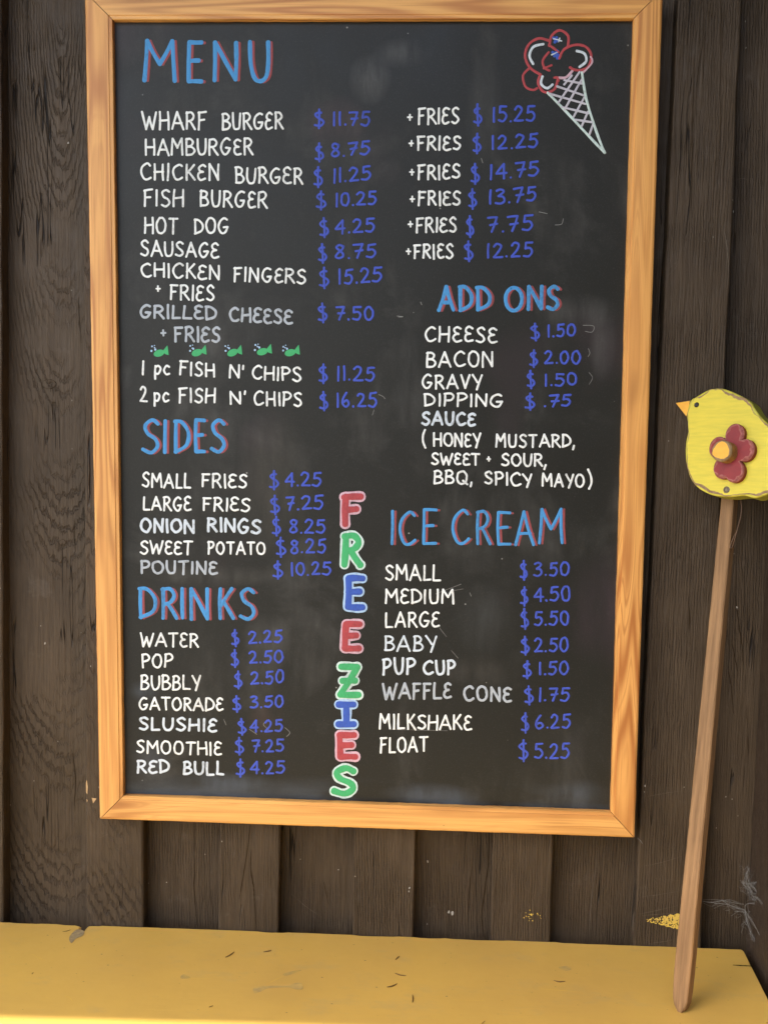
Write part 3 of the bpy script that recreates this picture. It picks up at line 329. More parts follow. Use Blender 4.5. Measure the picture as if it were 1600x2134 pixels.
for i in range(len(mids)):
    lo = [q+.0015 for q in mids[i]]
    hi = [q-.0015 for q in mids[i+1]] if i+1 < len(mids) else [SX+.03, SX+.03]
    g = None
    if i == 4: g = (30.386, 30., 28.40)      # the board with the cathedral grain beside the frame
    plank('siding_board', lo, hi, 0, ZT, .022, .045, wall, BROWN, 200+i, grain=g)
side = tag(empty('side_wall', (0, 0, 0)), 'dark brown side wall meeting the bench at its right end', 'wall')
ys = [.0215-.165*i for i in range(20)]  # only the corner is in view; lengthened forward to block light from the right
for i in range(19):
    plank('siding_board', [ys[i+1]+.001]*2, [ys[i]-.001]*2, 0, ZT, SX, SX+.03, side, BROWN_SIDE, 300+i, axis='y', edge=.0004)
for i in range(4):  # unseen return wall, added only to block light from the front and right
    plank('siding_board', [SX-.165*(i+1)+.001]*2, [SX-.165*i-.001]*2, 0, ZT, -3.118, -3.148, side, BROWN_SIDE, 340+i, edge=.0004, nseg=20)
# eave of the wall, its lower edge lies where the bench sunlight starts
k = (2.2-.45)/sun_to.z
E0 = EDGE+sun_to*k; E1 = EDGE2+sun_to*k; dr = (E1-E0).normalized()
A = E0-dr*2.0; B = E1+dr*2.0
v = []
for (p, dz) in ((A, 0), (B, 0), (Vector((B.x, .1, 2.36)), 0), (Vector((A.x, .1, 2.36)), 0)):
    v.append((p.x, p.y, p.z)); 
v += [(x, y+(.08 if i < 2 else 0), z+.05) for i, (x, y, z) in enumerate(v)]
o = obj('eave', v, [(3, 2, 1, 0), (4, 5, 6, 7), (0, 1, 5, 4), (1, 2, 6, 5), (2, 3, 7, 6), (3, 0, 4, 7)], BROWN_SIDE, wall)
# paint specks and bare chips on the battens
def chips(name, centres, mat, parent, y=-.0006):
    v = []; f = []
    for (x, z, w, rr) in centres:
        n = rr.randint(5, 8); b = len(v); ph = rr.random()*6
        for k in range(n):
            t = ph+2*math.pi*k/n; q = w*rr.uniform(.55, 1.1)
            v.append((x+q*math.cos(t), y-4e-6*(b//5), z+q*math.sin(t)*rr.uniform(.7, 1.1)))
        f.append(tuple(range(b, b+n))[::-1])
    return obj(name, v, f, mat, parent)
rr = random.Random(5); cx, cz = D['chips']['a'][0]; cc = []
for _ in range(300):
    u = rr.random()**.55; x = cx-.022+.048*u; hgt = .0105*min(1, (u+.10)*1.0)
    cc.append((x, cz+rr.uniform(-hgt, hgt), rr.uniform(.0007, .0010+.0022*u*u), rr))
chips('paint_patch', cc, YCHIP, wall)
cx, cz = D['chips']['a'][1]; cc = [(cx+rr.gauss(0, .006), cz+rr.gauss(0, .003), rr.uniform(.0004, .0011), rr) for _ in range(26)]
chips('paint_patch', cc, YCHIP, wall)
v = []; f = []
for pl in D['chips']['bare']:
    b = len(v); v += [(x, -.0006, z) for x, z in pl]; f.append(tuple(range(b, len(v))))
obj('bare_patch', v, f, BARE, wall)

def wall_ribbon(name, pts, y, w, mat, seed, taper=True):
    R = random.Random(seed); P = catmull(pts, 7); v = []; f = []
    for i, p in enumerate(P):
        a = P[max(i-1, 0)]; b = P[min(i+1, len(P)-1)]; d = Vector((b[0]-a[0], b[1]-a[1])).normalized()
        ww = w*(.25+.75*math.sin(math.pi*min(.97, max(.03, i/(len(P)-1)))) if taper else 1)*R.uniform(.5, 1.2); o_ = R.uniform(-.25, .25)*w
        v += [(p[0]-d.y*(ww/2+o_), y-.0005, p[1]+d.x*(ww/2+o_)), (p[0]+d.y*(ww/2-o_), y-.0005, p[1]-d.x*(ww/2-o_))]
    for i in range(len(P)-1): f.append((2*i, 2*i+1, 2*i+3, 2*i+2))
    o = obj(name, v, f, mat, wall)
    for p in o.data.polygons:
        if p.normal.y > 0: p.flip()
for i, (y, w, pts) in enumerate(D['cracks']): wall_ribbon('crack', pts, y, w/1000, DARK, 600+i)
for i, (y, w, pts) in enumerate(D['wscr']): wall_ribbon('scratch', pts, y, w/1000, WALLSCR, 700+i)
v = []; f = []
for i, (x, y, z, r_) in enumerate(D['flecks']):
    rr = random.Random(800+i); b = len(v); n = 7
    for k in range(n):
        t = 2*math.pi*k/n; q = r_/1000*rr.uniform(.5, 1.1); v.append((x+q*math.cos(t)*.8, y-.0007, z+q*math.sin(t)*1.2))
    f.append(tuple(range(b, b+n))[::-1])
obj('paint_fleck', v, f, simple('pale_fleck', (.42, .40, .35), .8, .2, (.3, .28, .24), 200), wall)

# ------------------------------------------------------------------ bench
bench = tag(empty('bench', (0, -.18, .45)), 'glossy yellow painted bench seat with chipped back edge under the menu board', 'bench')
bx, by, bz = 0, -.18, .45
def L(p, dz=0.): return (p[0]-bx, p[1]-by, dz)
b0, b1 = D['bench_back']; e0, e1 = D['bench_end']
dx = (e1[0]-e0[0])/(e1[1]-e0[1]); yf = -.42
m_ = (b1[1]-b0[1])/(b1[0]-b0[0])
def back(x): return b0[1]+m_*(x-b0[0])-.0022
R = random.Random(3)
out = [(-1.25, yf), (-1.25, back(-1.25))]
nt = D['notch']
xs = [-1.25+.02*i for i in range(1, 100)]
for x in xs:
    if x < nt[0][0]-.004: out.append((x, back(x)+R.uniform(-.0004, .0004)))
out += [(nt[0][0]-.003, back(nt[0][0])), (nt[0][0]+.001, back(nt[0][0])-.0015)]+[tuple(q) for q in nt[1:-1]]+[(nt[-1][0]-.002, back(nt[-1][0])-.0012), (nt[-1][0]+.003, back(nt[-1][0]))]
for x in xs:
    if nt[-1][0]+.008 < x < e0[0]-.006: out.append((x, back(x)+R.uniform(-.0004, .0004)))
out += [(e0[0]-.003, back(e0[0])), (e0[0]-.0005, back(e0[0])-.003), (e0[0]+dx*(yf-e0[1]), yf)]
bm = bmesh.new()
vs_ = [bm.verts.new(L(p)) for p in out]; fc = bm.faces.new(vs_)
if fc.normal.z < 0: fc.normal_flip()
bm.normal_update()
r = bmesh.ops.extrude_face_region(bm, geom=[fc]); ev = [g for g in r['geom'] if isinstance(g, bmesh.types.BMVert)]
for q in ev: q.co.z -= .038
top_edges = [e for e in bm.edges if all(abs(q.co.z) < 1e-6 for q in e.verts)]
bmesh.ops.bevel(bm, geom=top_edges, offset=.0016, segments=2, affect='EDGES', clamp_overlap=True)
bmesh.ops.recalc_face_normals(bm, faces=bm.faces)
me = bpy.data.meshes.new('seat'); bm.to_mesh(me); bm.free(); me.materials.append(YELLOW)
seat = bpy.data.objects.new('seat', me); col.objects.link(seat); seat.parent = bench; seat.color = (3.1, 7.7, 1.3, 1)
v = [L((-1.25, yf+.03), -.038), L((e0[0]-.01, yf+.03), -.038), L((e0[0]-.01, yf+.05), -.038), L((-1.25, yf+.05), -.038)]
v += [(a, b, -.15) for a, b, c in v]
obj('apron', v, [(0, 1, 2, 3), (7, 6, 5, 4), (0, 4, 5, 1), (1, 5, 6, 2), (2, 6, 7, 3), (3, 7, 4, 0)], YELLOW, bench)
for lx in (-1.15, -.35, .40):
    v = [L((lx, yf+.055)), L((lx+.07, yf+.055)), L((lx+.07, yf+.125)), L((lx, yf+.125))]
    v = [(a, b, -.0385) for a, b, c in v]+[(a, b, -.45) for a, b, c in v]
    obj('leg', v, [(0, 1, 2, 3), (7, 6, 5, 4), (0, 4, 5, 1), (1, 5, 6, 2), (2, 6, 7, 3), (3, 7, 4, 0)], YELLOW, bench)
def flat(name, pts, mat, dz=.0004):
    o = obj(name, [L(p, dz) for p in pts], [tuple(range(len(pts)))], mat, bench); fix_normals(o)
    if o.data.polygons[0].normal.z < 0: o.data.flip_normals()
    return o
def ribbon_flat(name, pts, w, mat, dz=.0005):
    P = catmull(pts, 6); v = []; f = []
    for i, p in enumerate(P):
        a = P[max(i-1, 0)]; b = P[min(i+1, len(P)-1)]; d = Vector((b[0]-a[0], b[1]-a[1])).normalized()
        ww = w*(.35+.65*math.sin(math.pi*min(.97, max(.03, i/(len(P)-1)))))*R.uniform(.75, 1.1)
        v += [L((p[0]-d.y*ww/2, p[1]+d.x*ww/2), dz), L((p[0]+d.y*ww/2, p[1]-d.x*ww/2), dz)]
    for i in range(len(P)-1): f.append((2*i, 2*i+1, 2*i+3, 2*i+2))
    o = obj(name, v, f, mat, bench)
    if o.data.polygons[0].normal.z < 0: o.data.flip_normals()
    return o
flat('chipped_patch', catmull(D['chip'], 4, True), CHIPPED)
ribbon_flat('crack', D['crack'], .0026, DARK); ribbon_flat('crack', D['crack2'], .0014, DARK)
for i, s in enumerate(D['scuffs']): flat('scuff_mark', catmull(s, 4, True), SCUFF, .0002+.00008*i)
for s in D['scr_b']: ribbon_flat('scratch', s, .0011, PALE, .0004)
labels = ['thick straight brown needle lying below the left batten gap, near the bench back', 'tiny slanted brown needle on the bench behind the two curved ones', 'brown needle curving down to the right in the middle of the bench', 'dark brown needle tilted up to the right, just in front of a curved one',
  'short upright brown needle nearest the front in the middle of the bench', 'brown needle sagging like a smile left of the stake foot', 'very short dark crumb of needle on the far left of the bench', 'faint needle bit close to the back edge of the bench', 'needle crumb at the very front edge of the picture', 'needle crumb on the bench front near the scuffs']
for lab, nd in zip(labels, D['needles']):
    P = catmull([(p[0], p[1], .4516) for p in nd], 5); c = P[len(P)//2]
    v, f = tube([(p[0]-c[0], p[1]-c[1], 0) for p in P], [.0008*(.35+.65*math.sin(math.pi*min(.95, max(.05, i/(len(P)-1))))) for i in range(len(P))], 6)
    tag(obj('pine_needle', v, f, NEEDLE), lab, 'pine needle', 'dry needles on the bench').location = (c[0], c[1], .4507)

# ------------------------------------------------------------------ menu board
ox, _, oz = D['org']
board = tag(empty('menu_board', (ox, 0, oz)), 'framed black chalkboard menu with hand lettered food and drink prices', 'menu board')
YF, YP = -.021, -.012
PROF = [(0, .0105), (0, .0016), (.02, .0004), (.14, .0002), (.155, -.0008), (.55, -.0012), (.9, -.0010), (.965, -.0002), (1, .0016), (1, .0204)]
O, I = D['outer'], D['inner']
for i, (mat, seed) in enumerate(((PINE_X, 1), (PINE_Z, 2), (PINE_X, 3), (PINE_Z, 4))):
    R = random.Random(seed*7); j = (i+1) % 4
    o0, o1, i0, i1 = (Vector(p)/1000 for p in (O[i], O[j], I[i], I[j]))
    N = 70; v = []; f = []; n = len(PROF)
    jj = [R.uniform(-1, 1)*.00025 for _ in range(N+1)]
    g = .0005/(o1-o0).length
    for k in range(N+1):
        t = g+(1-2*g)*k/N
        pi_ = i0.lerp(i1, t); po = o0.lerp(o1, t)
        for (s, dy) in PROF:
            p = pi_.lerp(po, s)+(po-pi_).normalized()*(jj[k] if s in (0, 1) and 0 < k < N else 0)
            v.append((p.x, YF+dy, p.y))
    for k in range(N):
        for q in range(n): f.append((k*n+q, k*n+(q+1) % n, (k+1)*n+(q+1) % n, (k+1)*n+q))
    f.append(tuple(range(n))); f.append(tuple(N*n+q for q in range(n))[::-1])
    fix_normals(obj('frame_rail', v, f, mat, board, grain=(R.uniform(0, 20), R.uniform(0, 20), R.uniform(0, 20))))
c = sum((Vector(p) for p in I), Vector((0, 0)))/4
pp = [c+(Vector(p)-c)*1.012 for p in I]
v = [(p.x/1000, YP, p.y/1000) for p in pp]+[(p.x/1000, YP+.007, p.y/1000) for p in pp]
panel = obj('chalk_panel', v, [(0, 1, 2, 3), (7, 6, 5, 4), (0, 4, 5, 1), (1, 5, 6, 2), (2, 6, 7, 3), (3, 7, 4, 0)], PANEL, board); fix_normals(panel)
# ---- strokes of marker paint on the panel
def ell(cx, cy, rx, ry, n=12, ph=1.9):
    return [(cx+rx*math.cos(ph+2*math.pi*k/n), cy+ry*math.sin(ph+2*math.pi*k/n)) for k in range(n+1)]
G = {   # glyph: (width, [(curved?, points)...])
'A': (.80, [(0, [(0, 0), (.40, 1), (.80, 0)]), (0, [(.15, .34), (.67, .34)])]),
'B': (.62, [(0, [(.07, 1), (.05, 0)]), (1, [(.02, .97), (.32, 1), (.52, .83), (.40, .60), (.08, .53)]), (1, [(.08, .53), (.42, .51), (.62, .28), (.44, .04), (.03, .01)])]),
'C': (.70, [(1, [(.66, .88), (.45, 1), (.13, .78), (.04, .42), (.22, .06), (.46, .01), (.70, .14)])]),
'D': (.68, [(0, [(.06, .99), (.06, 0)]), (1, [(.0, .98), (.34, .96), (.66, .62), (.56, .22), (.03, .01)])]),
'E': (.54, [(1, [(.52, .90), (.30, 1), (.08, .84), (.14, .62), (.36, .54)]), (1, [(.36, .54), (.10, .48), (.02, .22), (.20, .01), (.54, .08)])]),
'E#': (.55, [(0, [(.55, .99), (.06, 1), (.05, .01), (.55, .01)]), (0, [(.05, .52), (.44, .54)])]),
'F': (.56, [(0, [(.09, 1), (.05, 0)]), (0, [(.02, .97), (.56, 1)]), (0, [(.08, .52), (.42, .55)])]),
'G': (.74, [(1, [(.66, .90), (.42, 1), (.12, .76), (.04, .36), (.24, .03), (.52, .06), (.70, .40)]), (0, [(.70, .41), (.40, .41)])]),
'H': (.70, [(0, [(.05, 1), (.03, 0)]), (0, [(.65, 1), (.66, 0)]), (0, [(.04, .49), (.66, .53)])]),
'I': (.10, [(0, [(.05, 1), (.05, 0)])]),
'I#': (.62, [(0, [(.02, 1), (.62, 1)]), (0, [(.32, 1), (.32, 0)]), (0, [(.0, 0), (.62, 0)])]),
'K': (.62, [(0, [(.06, 1), (.05, 0)]), (0, [(.56, 1), (.06, .42)]), (0, [(.20, .55), (.62, 0)])]),
'L': (.52, [(0, [(.06, 1), (.04, .01), (.52, .02)])]),
'M': (.86, [(0, [(.03, 0), (.09, 1), (.43, .42), (.76, 1), (.83, 0)])]),
'N': (.68, [(0, [(.04, 0), (.06, 1), (.62, .02), (.64, 1)])]),
'O': (.76, [(1, ell(.38, .5, .35, .5))]),
'P': (.58, [(0, [(.07, 1), (.05, 0)]), (1, [(.02, .97), (.38, 1), (.57, .78), (.42, .52), (.07, .45)])]),
'Q': (.80, [(1, ell(.38, .5, .35, .5)), (0, [(.46, .24), (.78, -.04)])]),
'R': (.64, [(0, [(.07, 1), (.05, 0)]), (1, [(.02, .97), (.36, 1), (.54, .79), (.40, .56), (.07, .47)]), (0, [(.26, .50), (.64, 0)])]),
'S': (.58, [(1, [(.55, .88), (.34, 1), (.09, .84), (.18, .60), (.46, .42), (.54, .20), (.32, .01), (.02, .11)])]),
'T': (.66, [(0, [(0, .98), (.66, 1)]), (0, [(.34, .99), (.32, 0)])]),
'U': (.66, [(1, [(.04, 1), (.05, .42), (.16, .07), (.36, 0), (.54, .12), (.62, .46), (.63, 1)])]),
'V': (.68, [(0, [(0, 1), (.34, 0), (.68, 1)])]),
'W': (.98, [(0, [(0, 1), (.24, 0), (.49, .72), (.72, 0), (.98, 1)])]),
'Y': (.64, [(0, [(0, 1), (.34, .46)]), (0, [(.64, 1), (.28, -.06)])]),
'Z#': (.66, [(0, [(.04, 1), (.62, 1), (.0, 0), (.66, 0)]), (0, [(.08, .5), (.54, .5)])]),
'p': (.46, [(0, [(.06, .66), (.06, -.36)]), (1, [(.06, .52), (.26, .68), (.45, .44), (.30, .06), (.06, .10)])]),
'c': (.44, [(1, [(.42, .58), (.22, .66), (.04, .34), (.18, .02), (.44, .08)])]),
"'": (.12, [(0, [(.08, 1.02), (.05, .74)])]),
',': (.16, [(0, [(.12, .12), (.02, -.22)])]),
'.': (.14, [(0, [(.06, .05), (.08, .03)])]),
'+': (.60, [(0, [(.05, .5), (.55, .5)]), (0, [(.30, .92), (.30, .08)])]),
'(': (.24, [(1, [(.22, 1), (.05, .70), (.03, .35), (.22, 0)])]),
')': (.24, [(1, [(.02, 1), (.20, .68), (.20, .32), (.04, 0)])]),
'$': (.62, [(1, [(.46, .92), (.26, .96), (.06, .80), (.20, .60), (.52, .40), (.60, .16), (.38, -.06), (.04, .0)]), (0, [(.30, 1.2), (.34, -.24)])]),
'0': (.60, [(1, ell(.30, .5, .27, .5))]),
'1': (.10, [(0, [(.06, 1), (.04, 0)])]),
'2': (.58, [(1, [(.03, .80), (.22, 1), (.47, .86), (.40, .52), (.04, .03)]), (0, [(.04, .03), (.58, .04)])]),
'3': (.54, [(1, [(.05, .92), (.30, 1), (.46, .82), (.18, .55)]), (1, [(.18, .55), (.46, .46), (.50, .18), (.28, 0), (.02, .08)])]),
'4': (.60, [(0, [(.46, 0), (.46, 1), (.02, .36), (.60, .36)])]),
'5': (.56, [(0, [(.54, .99), (.14, .97), (.10, .58)]), (1, [(.10, .58), (.38, .62), (.54, .34), (.34, .02), (.02, .08)])]),
'6': (.54, [(1, [(.34, 1), (.10, .60), (.05, .24), (.26, 0), (.50, .18), (.36, .46), (.08, .34)])]),
'7': (.56, [(0, [(.03, .95), (.54, .98), (.24, 0)]), (0, [(.16, .48), (.56, .52)])]),
'8': (.56, [(1, [(.50, .88), (.26, 1), (.09, .82), (.24, .60), (.46, .38), (.48, .12), (.24, 0), (.05, .16), (.16, .42), (.44, .66), (.50, .88)])]),
}
GAP = {'1': .26, '.': .16, ',': .1, "'": .14, 'I': .24}
class Ink:
    """domed ribbons with round ends lying on the panel"""
    def __init__(s): s.v = []; s.f = []; s.m = []; s.k = 0
    def stroke(s, pts, w, mi=0, lift=0., jit=None, th=.00022):
        P = [Vector((p[0], p[1])) for p in pts]; R = jit
        Q = [P[0]]
        for p in P[1:]:
            if (p-Q[-1]).length > w*.12: Q.append(p)
        if len(Q) < 2: Q = [P[0], P[0]+Vector((w*.15, 0))]
        n = len(Q); b = len(s.v); s.k += 1; y0 = YP-.00006-lift-s.k*5e-6; y1 = y0-th
        ph = R.random()*6; a1 = R.uniform(.03, .09)
        wd = []
        for i in range(n): wd.append(w/2*(1+a1*math.sin(ph+i*.9)+R.uniform(-.04, .04)))
        for i in range(n):
            d = (Q[min(i+1, n-1)]-Q[max(i-1, 0)]).normalized(); nn = Vector((-d.y, d.x))*wd[i]
            s.v += [(Q[i].x+nn.x, y0, Q[i].y+nn.y), (Q[i].x+nn.x*.45, y1, Q[i].y+nn.y*.45), (Q[i].x-nn.x*.45, y1, Q[i].y-nn.y*.45), (Q[i].x-nn.x, y0, Q[i].y-nn.y)]
        for i in range(n-1):
            for k in range(3):
                q = b+4*i+k; s.f.append((q, q+1, q+5, q+4)); s.m.append(mi)
        for (i, sg) in ((0, -1), (n-1, 1)):    # round caps
            d = (Q[1]-Q[0]).normalized()*-1 if i == 0 else (Q[-1]-Q[-2]).normalized()
            nn = Vector((-d.y, d.x)); c0 = len(s.v); K = 7
            for ring, (rr_, yy) in enumerate(((1., y0), (.45, y1))):
                for k in range(K):
                    t = math.pi*k/(K-1); e = nn*math.cos(t)+d*math.sin(t)*.9
                    s.v.append((Q[i].x+e.x*wd[i]*rr_, yy, Q[i].y+e.y*wd[i]*rr_))
            for k in range(K-1):
                s.f.append((c0+k, c0+k+1, c0+K+k+1, c0+K+k)); s.m.append(mi)
            s.f.append(tuple(c0+K+k for k in range(K))); s.m.append(mi)
    def dot(s, x, z, r, mi=0, lift=0., R=None):
        b = len(s.v); n = 9; s.v.append((x, YP-.0003-lift, z))
        for k in range(n):
            t = 2*math.pi*k/n; q = r*R.uniform(.8, 1.1); s.v.append((x+q*math.cos(t), YP-.00006-lift, z+q*math.sin(t)))
        for k in range(n): s.f.append((b, b+1+k, b+1+(k+1) % n)); s.m.append(mi)
    def fill(s, pts, mi=0, lift=0.):
        b = len(s.v); s.v += [(p[0], YP-.0002-lift, p[1]) for p in pts]; s.f.append(tuple(range(b, len(s.v)))); s.m.append(mi)
    def build(s, name, mats):
        o = obj(name, s.v, s.f, mats, panel, s.m); fix_front(o); return o
def fix_front(o):
    for p in o.data.polygons:
        if p.normal.y > 0: p.flip()
def split_sharp(pts):    # polyline -> straight runs, each with its own round ends
    return [[pts[i], pts[i+1]] for i in range(len(pts)-1)]
def word_strokes(w, R, wob=.035):
    """yield strokes (in metres) of one word fitted between its measured ends"""
    t, a, b, up = w[0], Vector((w[1], w[2]))/1000, Vector((w[3], w[4]))/1000, Vector((w[5], w[6]))/1000
    chars = [t] if t in G else list(t)
    x = 0; lay = []
    for i, ch in enumerate(chars):
        gw = G[ch][0]
        if i: x += (GAP.get(ch, .21)+GAP.get(chars[i-1], .21))/2*1.05
        lay.append((ch, x, gw)); x += gw
    tot = max(x, .02)
    ax = (b-a)/tot
    if t in ('I', '1'): ax = Vector((up.y, -up.x)); a = (a+b)/2-ax*.05
    for ch, x0, gw in lay:
        sx = 1+R.uniform(-.05, .05); sy = 1+R.uniform(-.035, .035); sl = R.uniform(-.035, .035); dy = R.uniform(-.03, .03)
        for cv, pts in G[ch][1]:
            q = []
            for (px, py) in pts:
                px2 = x0+gw/2+(px-gw/2)*sx+sl*(py-.5)+R.uniform(-wob, wob)*.6
                py2 = py*sy+dy+R.uniform(-wob, wob)*.7
                q.append(a+ax*px2+up*py2)
            if cv:
                yield catmull([(p.x, p.y) for p in q], 5)
            else:
                for run in split_sharp(q):   # a slight hand-drawn bow on straight runs
                    p0, p1 = run; mid = (p0+p1)/2+Vector((-(p1-p0).y, (p1-p0).x))*R.uniform(-.025, .025)
                    yield catmull([(p0.x, p0.y), (mid.x, mid.y), (p1.x, p1.y)], 3)
for idx, (name, colour, wid, words, lab) in enumerate(D['text']):
    R = random.Random(1000+idx); ink = Ink(); wdt = wid/1000
    if colour == 'heading':
        for w in words:
            S = list(word_strokes(w, R, .008))
            for s in S:
                ink.stroke([(p[0]+.0036, p[1]-.0003) for p in s], wdt*.72, 1, 0, R)
            for s in S: ink.stroke(s, wdt, 0, .00020, R)
        o = ink.build(name, [INK['sky'], INK['rust']])
    else:
        for w in words:
            for s in word_strokes(w, R): ink.stroke(s, wdt*(.8 if w[0] in ('+',) else 1), 0, 0, R)
        o = ink.build(name, [INK[colour]])
    if lab: o['label'] = lab
# the upright outlined word
R = random.Random(77); ink = Ink()
cols = ['red', 'green', 'cobalt', 'pink', 'mint', 'pale']
for q in D['freezies']:
    mi = cols.index(q[0]); S = list(word_strokes(q[1:], R, .006))
    for s in S: ink.stroke(s, .0128, mi+3, 0, R)
    for s in S: ink.stroke(s, .0080, mi, .00024, R)
o = ink.build('upright_lettering', [INK[c] for c in cols]); o['label'] = 'outlined red, green and blue letters reading FREEZIES downwards'
# ice cream cone drawing
R = random.Random(78); ink = Ink(); cols = ['red', 'ice', 'pink', 'cobalt', 'mint', 'lilac']
for i, (c, w, cv, pts) in enumerate(D['icecream']):
    P = [(p[0]/1000, p[1]/1000) for p in pts]
    ink.stroke(catmull(P, 6) if cv else catmull([P[0], ((P[0][0]+P[1][0])/2, (P[0][1]+P[1][1])/2), P[1]], 3), w/1000*.9, cols.index(c), .00003*(i % 9), R)
o = ink.build('ice_cream_drawing', [INK[c] for c in cols]); o['label'] = 'drawn ice cream with red scoops and a white latticed cone'
# five little fish
for i, (x, z) in enumerate(D['fish']):
    R = random.Random(400+i); ink = Ink(); x /= 1000; z /= 1000; s = .59e-3
    th = rad(R.uniform(14, 26))
    body = [(x+s*(-4+11.5*math.cos(t)*math.cos(th)-7*math.sin(t)*math.sin(th)), z+s*(-2+11.5*math.cos(t)*math.sin(th)+7*math.sin(t)*math.cos(th))) for t in [2*math.pi*k/18 for k in range(18)]]
    ink.fill(body, 0, 0)
    ink.fill([(x+s*a, z+s*b) for a, b in ((3, 1), (9, 9), (13.5, 14.5), (15, 5), (16, -5.5), (10, -4))], 0, .00006)
    for a, b, r_ in ((-18, 11, 1.9), (-14, 8, 1.6), (-11, 6, 2.3), (-19, 1.5, 2.2), (-13, 13, 1.3)): ink.dot(x+s*(a+R.uniform(-1, 1)), z+s*(b+R.uniform(-1, 1)), s*r_, 1, 0, R)
    ink.build('fish_drawing', [INK['green'], INK['pale']])
# faint scratches and rubbed marks
R = random.Random(90)
for w, pts in D['scratch']:
    ink = Ink(); P = catmull([(p[0]/1000, p[1]/1000) for p in pts], 5); ink.stroke(P, w/1000*.75, 0, -.00004, R, .00004)
    ink.build('chalk_scratch', [INK['scratch']])

# ------------------------------------------------------------------ wooden bird on its stake, leaning on the wall
S = D['stake']; tx, nn, ax = Vector(S['tx']), Vector(S['n']), Vector(S['ax'])
M4 = Matrix([[tx.x, -nn.x, ax.x, S['p0'][0]], [tx.y, -nn.y, ax.y, S['p0'][1]], [tx.z, -nn.z, ax.z, S['p0'][2]+.0006], [0, 0, 0, 1]])
bird = tag(empty('bird_stake', mat=M4), 'yellow wooden bird with a red flower on a tan stake leaning against the wall', 'garden ornament')
OF = .026
def inset(P, dist):
    n = len(P); out = []
    ar = sum(P[i-1][0]*P[i][1]-P[i][0]*P[i-1][1] for i in range(n)); sg = 1 if ar > 0 else -1
    for i in range(n):
        d = Vector((P[(i+1) % n][0]-P[i-1][0], P[(i+1) % n][1]-P[i-1][1])).normalized()
        k = dist[i] if isinstance(dist, list) else dist
        out.append((P[i][0]-d.y*k*sg, P[i][1]+d.x*k*sg))
    return out
def loft(rings, mats_idx, cap_front, cap_back):
    v = []; f = []; m = []; n = len(rings[0][0])
    for P, y in rings: v += [(p[0], y, p[1]) for p in P]
    for r_ in range(len(rings)-1):
        for k in range(n): f.append((r_*n+k, r_*n+(k+1) % n, (r_+1)*n+(k+1) % n, (r_+1)*n+k)); m.append(mats_idx[r_])
    f.append(tuple(range(n))); m.append(cap_front); f.append(tuple((len(rings)-1)*n+k for k in range(n))); m.append(cap_back)
    return v, f, m
P = catmull([(p[0]/1000, p[1]/1000) for p in D['bird']], 5, True); n = len(P)
R = random.Random(12)
wav = [.0016+.0008*math.sin(i*.31)+.0006*math.sin(i*.83+1)+R.uniform(-.0003, .0003) for i in range(n)]
band = []
for i in range(n):
    u = i/n
    k = .0034*(.62+.38*math.sin(i*.19+2))+R.uniform(-.0006, .0006)
    if u < .03 or (u > .9): k *= .15          # no worn paint round the beak
    elif u > .78: k *= .6
    band.append(wav[i]+max(.0002, k))
r0 = inset(P, .0004)
v, f, m = loft([(inset(P, band), -OF), (inset(P, wav), -OF), (r0, -OF+.0012), (P, -OF+.003), (P, -.0035), (inset(P, .002), -.0008)], [1, 2, 2, 3, 3], 0, 3)
fix_normals(obj('body', v, f, [BIRD_Y, WORN, BIRD_EDGE, BIRD_BACK], bird, m))
bk = [Vector(p)/1000 for p in D['beak']]
a, tip, b, mid = bk
cen = (a+b+mid)/3
Q = [(a.x, a.y), (tip.x, tip.y), (b.x, b.y), (mid.x+.002, mid.y)]
v, f, m = loft([(inset(Q, .0012), -OF+.002), (Q, -OF+.0035), (Q, -OF+.018)], [1, 1], 0, 1)
fix_normals(obj('beak', v, f, [ORANGE, WORN], bird, m))
def disc(cx, cz, r_, y0, y1, n=28, wob=0., R=R, mats=(0, 0), insetr=.0008):
    P = [(cx+r_*math.cos(2*math.pi*k/n)*(1+R.uniform(-wob, wob)), cz+r_*math.sin(2*math.pi*k/n)*(1+R.uniform(-wob, wob))) for k in range(n)]
    return P
ex, ez = D['eye'][0]/1000, D['eye'][1]/1000
P = disc(ex, ez, .0031, 0, 0, wob=.05); v, f, m = loft([(inset(P, .001), -OF-.0012), (P, -OF-.0002), (P, -OF+.002)], [0, 0], 0, 0)
fix_normals(obj('eye', v, f, BLACK, bird, m))
fl = [Vector(p)/1000 for p in D['flower']]; fc_ = fl[0]
pet = [((p-fc_).length*.92, math.atan2((p-fc_).y, (p-fc_).x)) for p in fl[1:]]
P = []
for k in range(120):
    t = 2*math.pi*k/120; r_ = .0130
    for d, a in pet:
        w = .0130; q = w*w-(d*math.sin(t-a))**2
        if q > 0 and math.cos(t-a) > 0: r_ = max(r_, d*math.cos(t-a)+math.sqrt(q))
    P.append((fc_.x+.88*r_*math.cos(t), fc_.y+r_*math.sin(t)))
R = random.Random(4)
w1 = [.0022+.0012*math.sin(i*.4)+.0008*math.sin(i*.91) for i in range(120)]; w1 = [max(.0006, q) for q in w1]
v, f, m = loft([(inset(P, [q+.0012 for q in w1]), -OF-.0085), (inset(P, [q*.8 for q in w1]), -OF-.0083), (P, -OF-.0065), (P, -OF+.0005)], [1, 1, 2], 0, 0)
flower = obj('flower', v, f, [PETAL, PETAL_WORN, PETAL], bird, m); fix_normals(flower)
cx, cz = D['button'][0]/1000, D['button'][1]/1000
P = disc(cx+.001, cz, .0125, 0, 0, wob=.03); P2 = [(q[0]-.001, q[1]) for q in P]
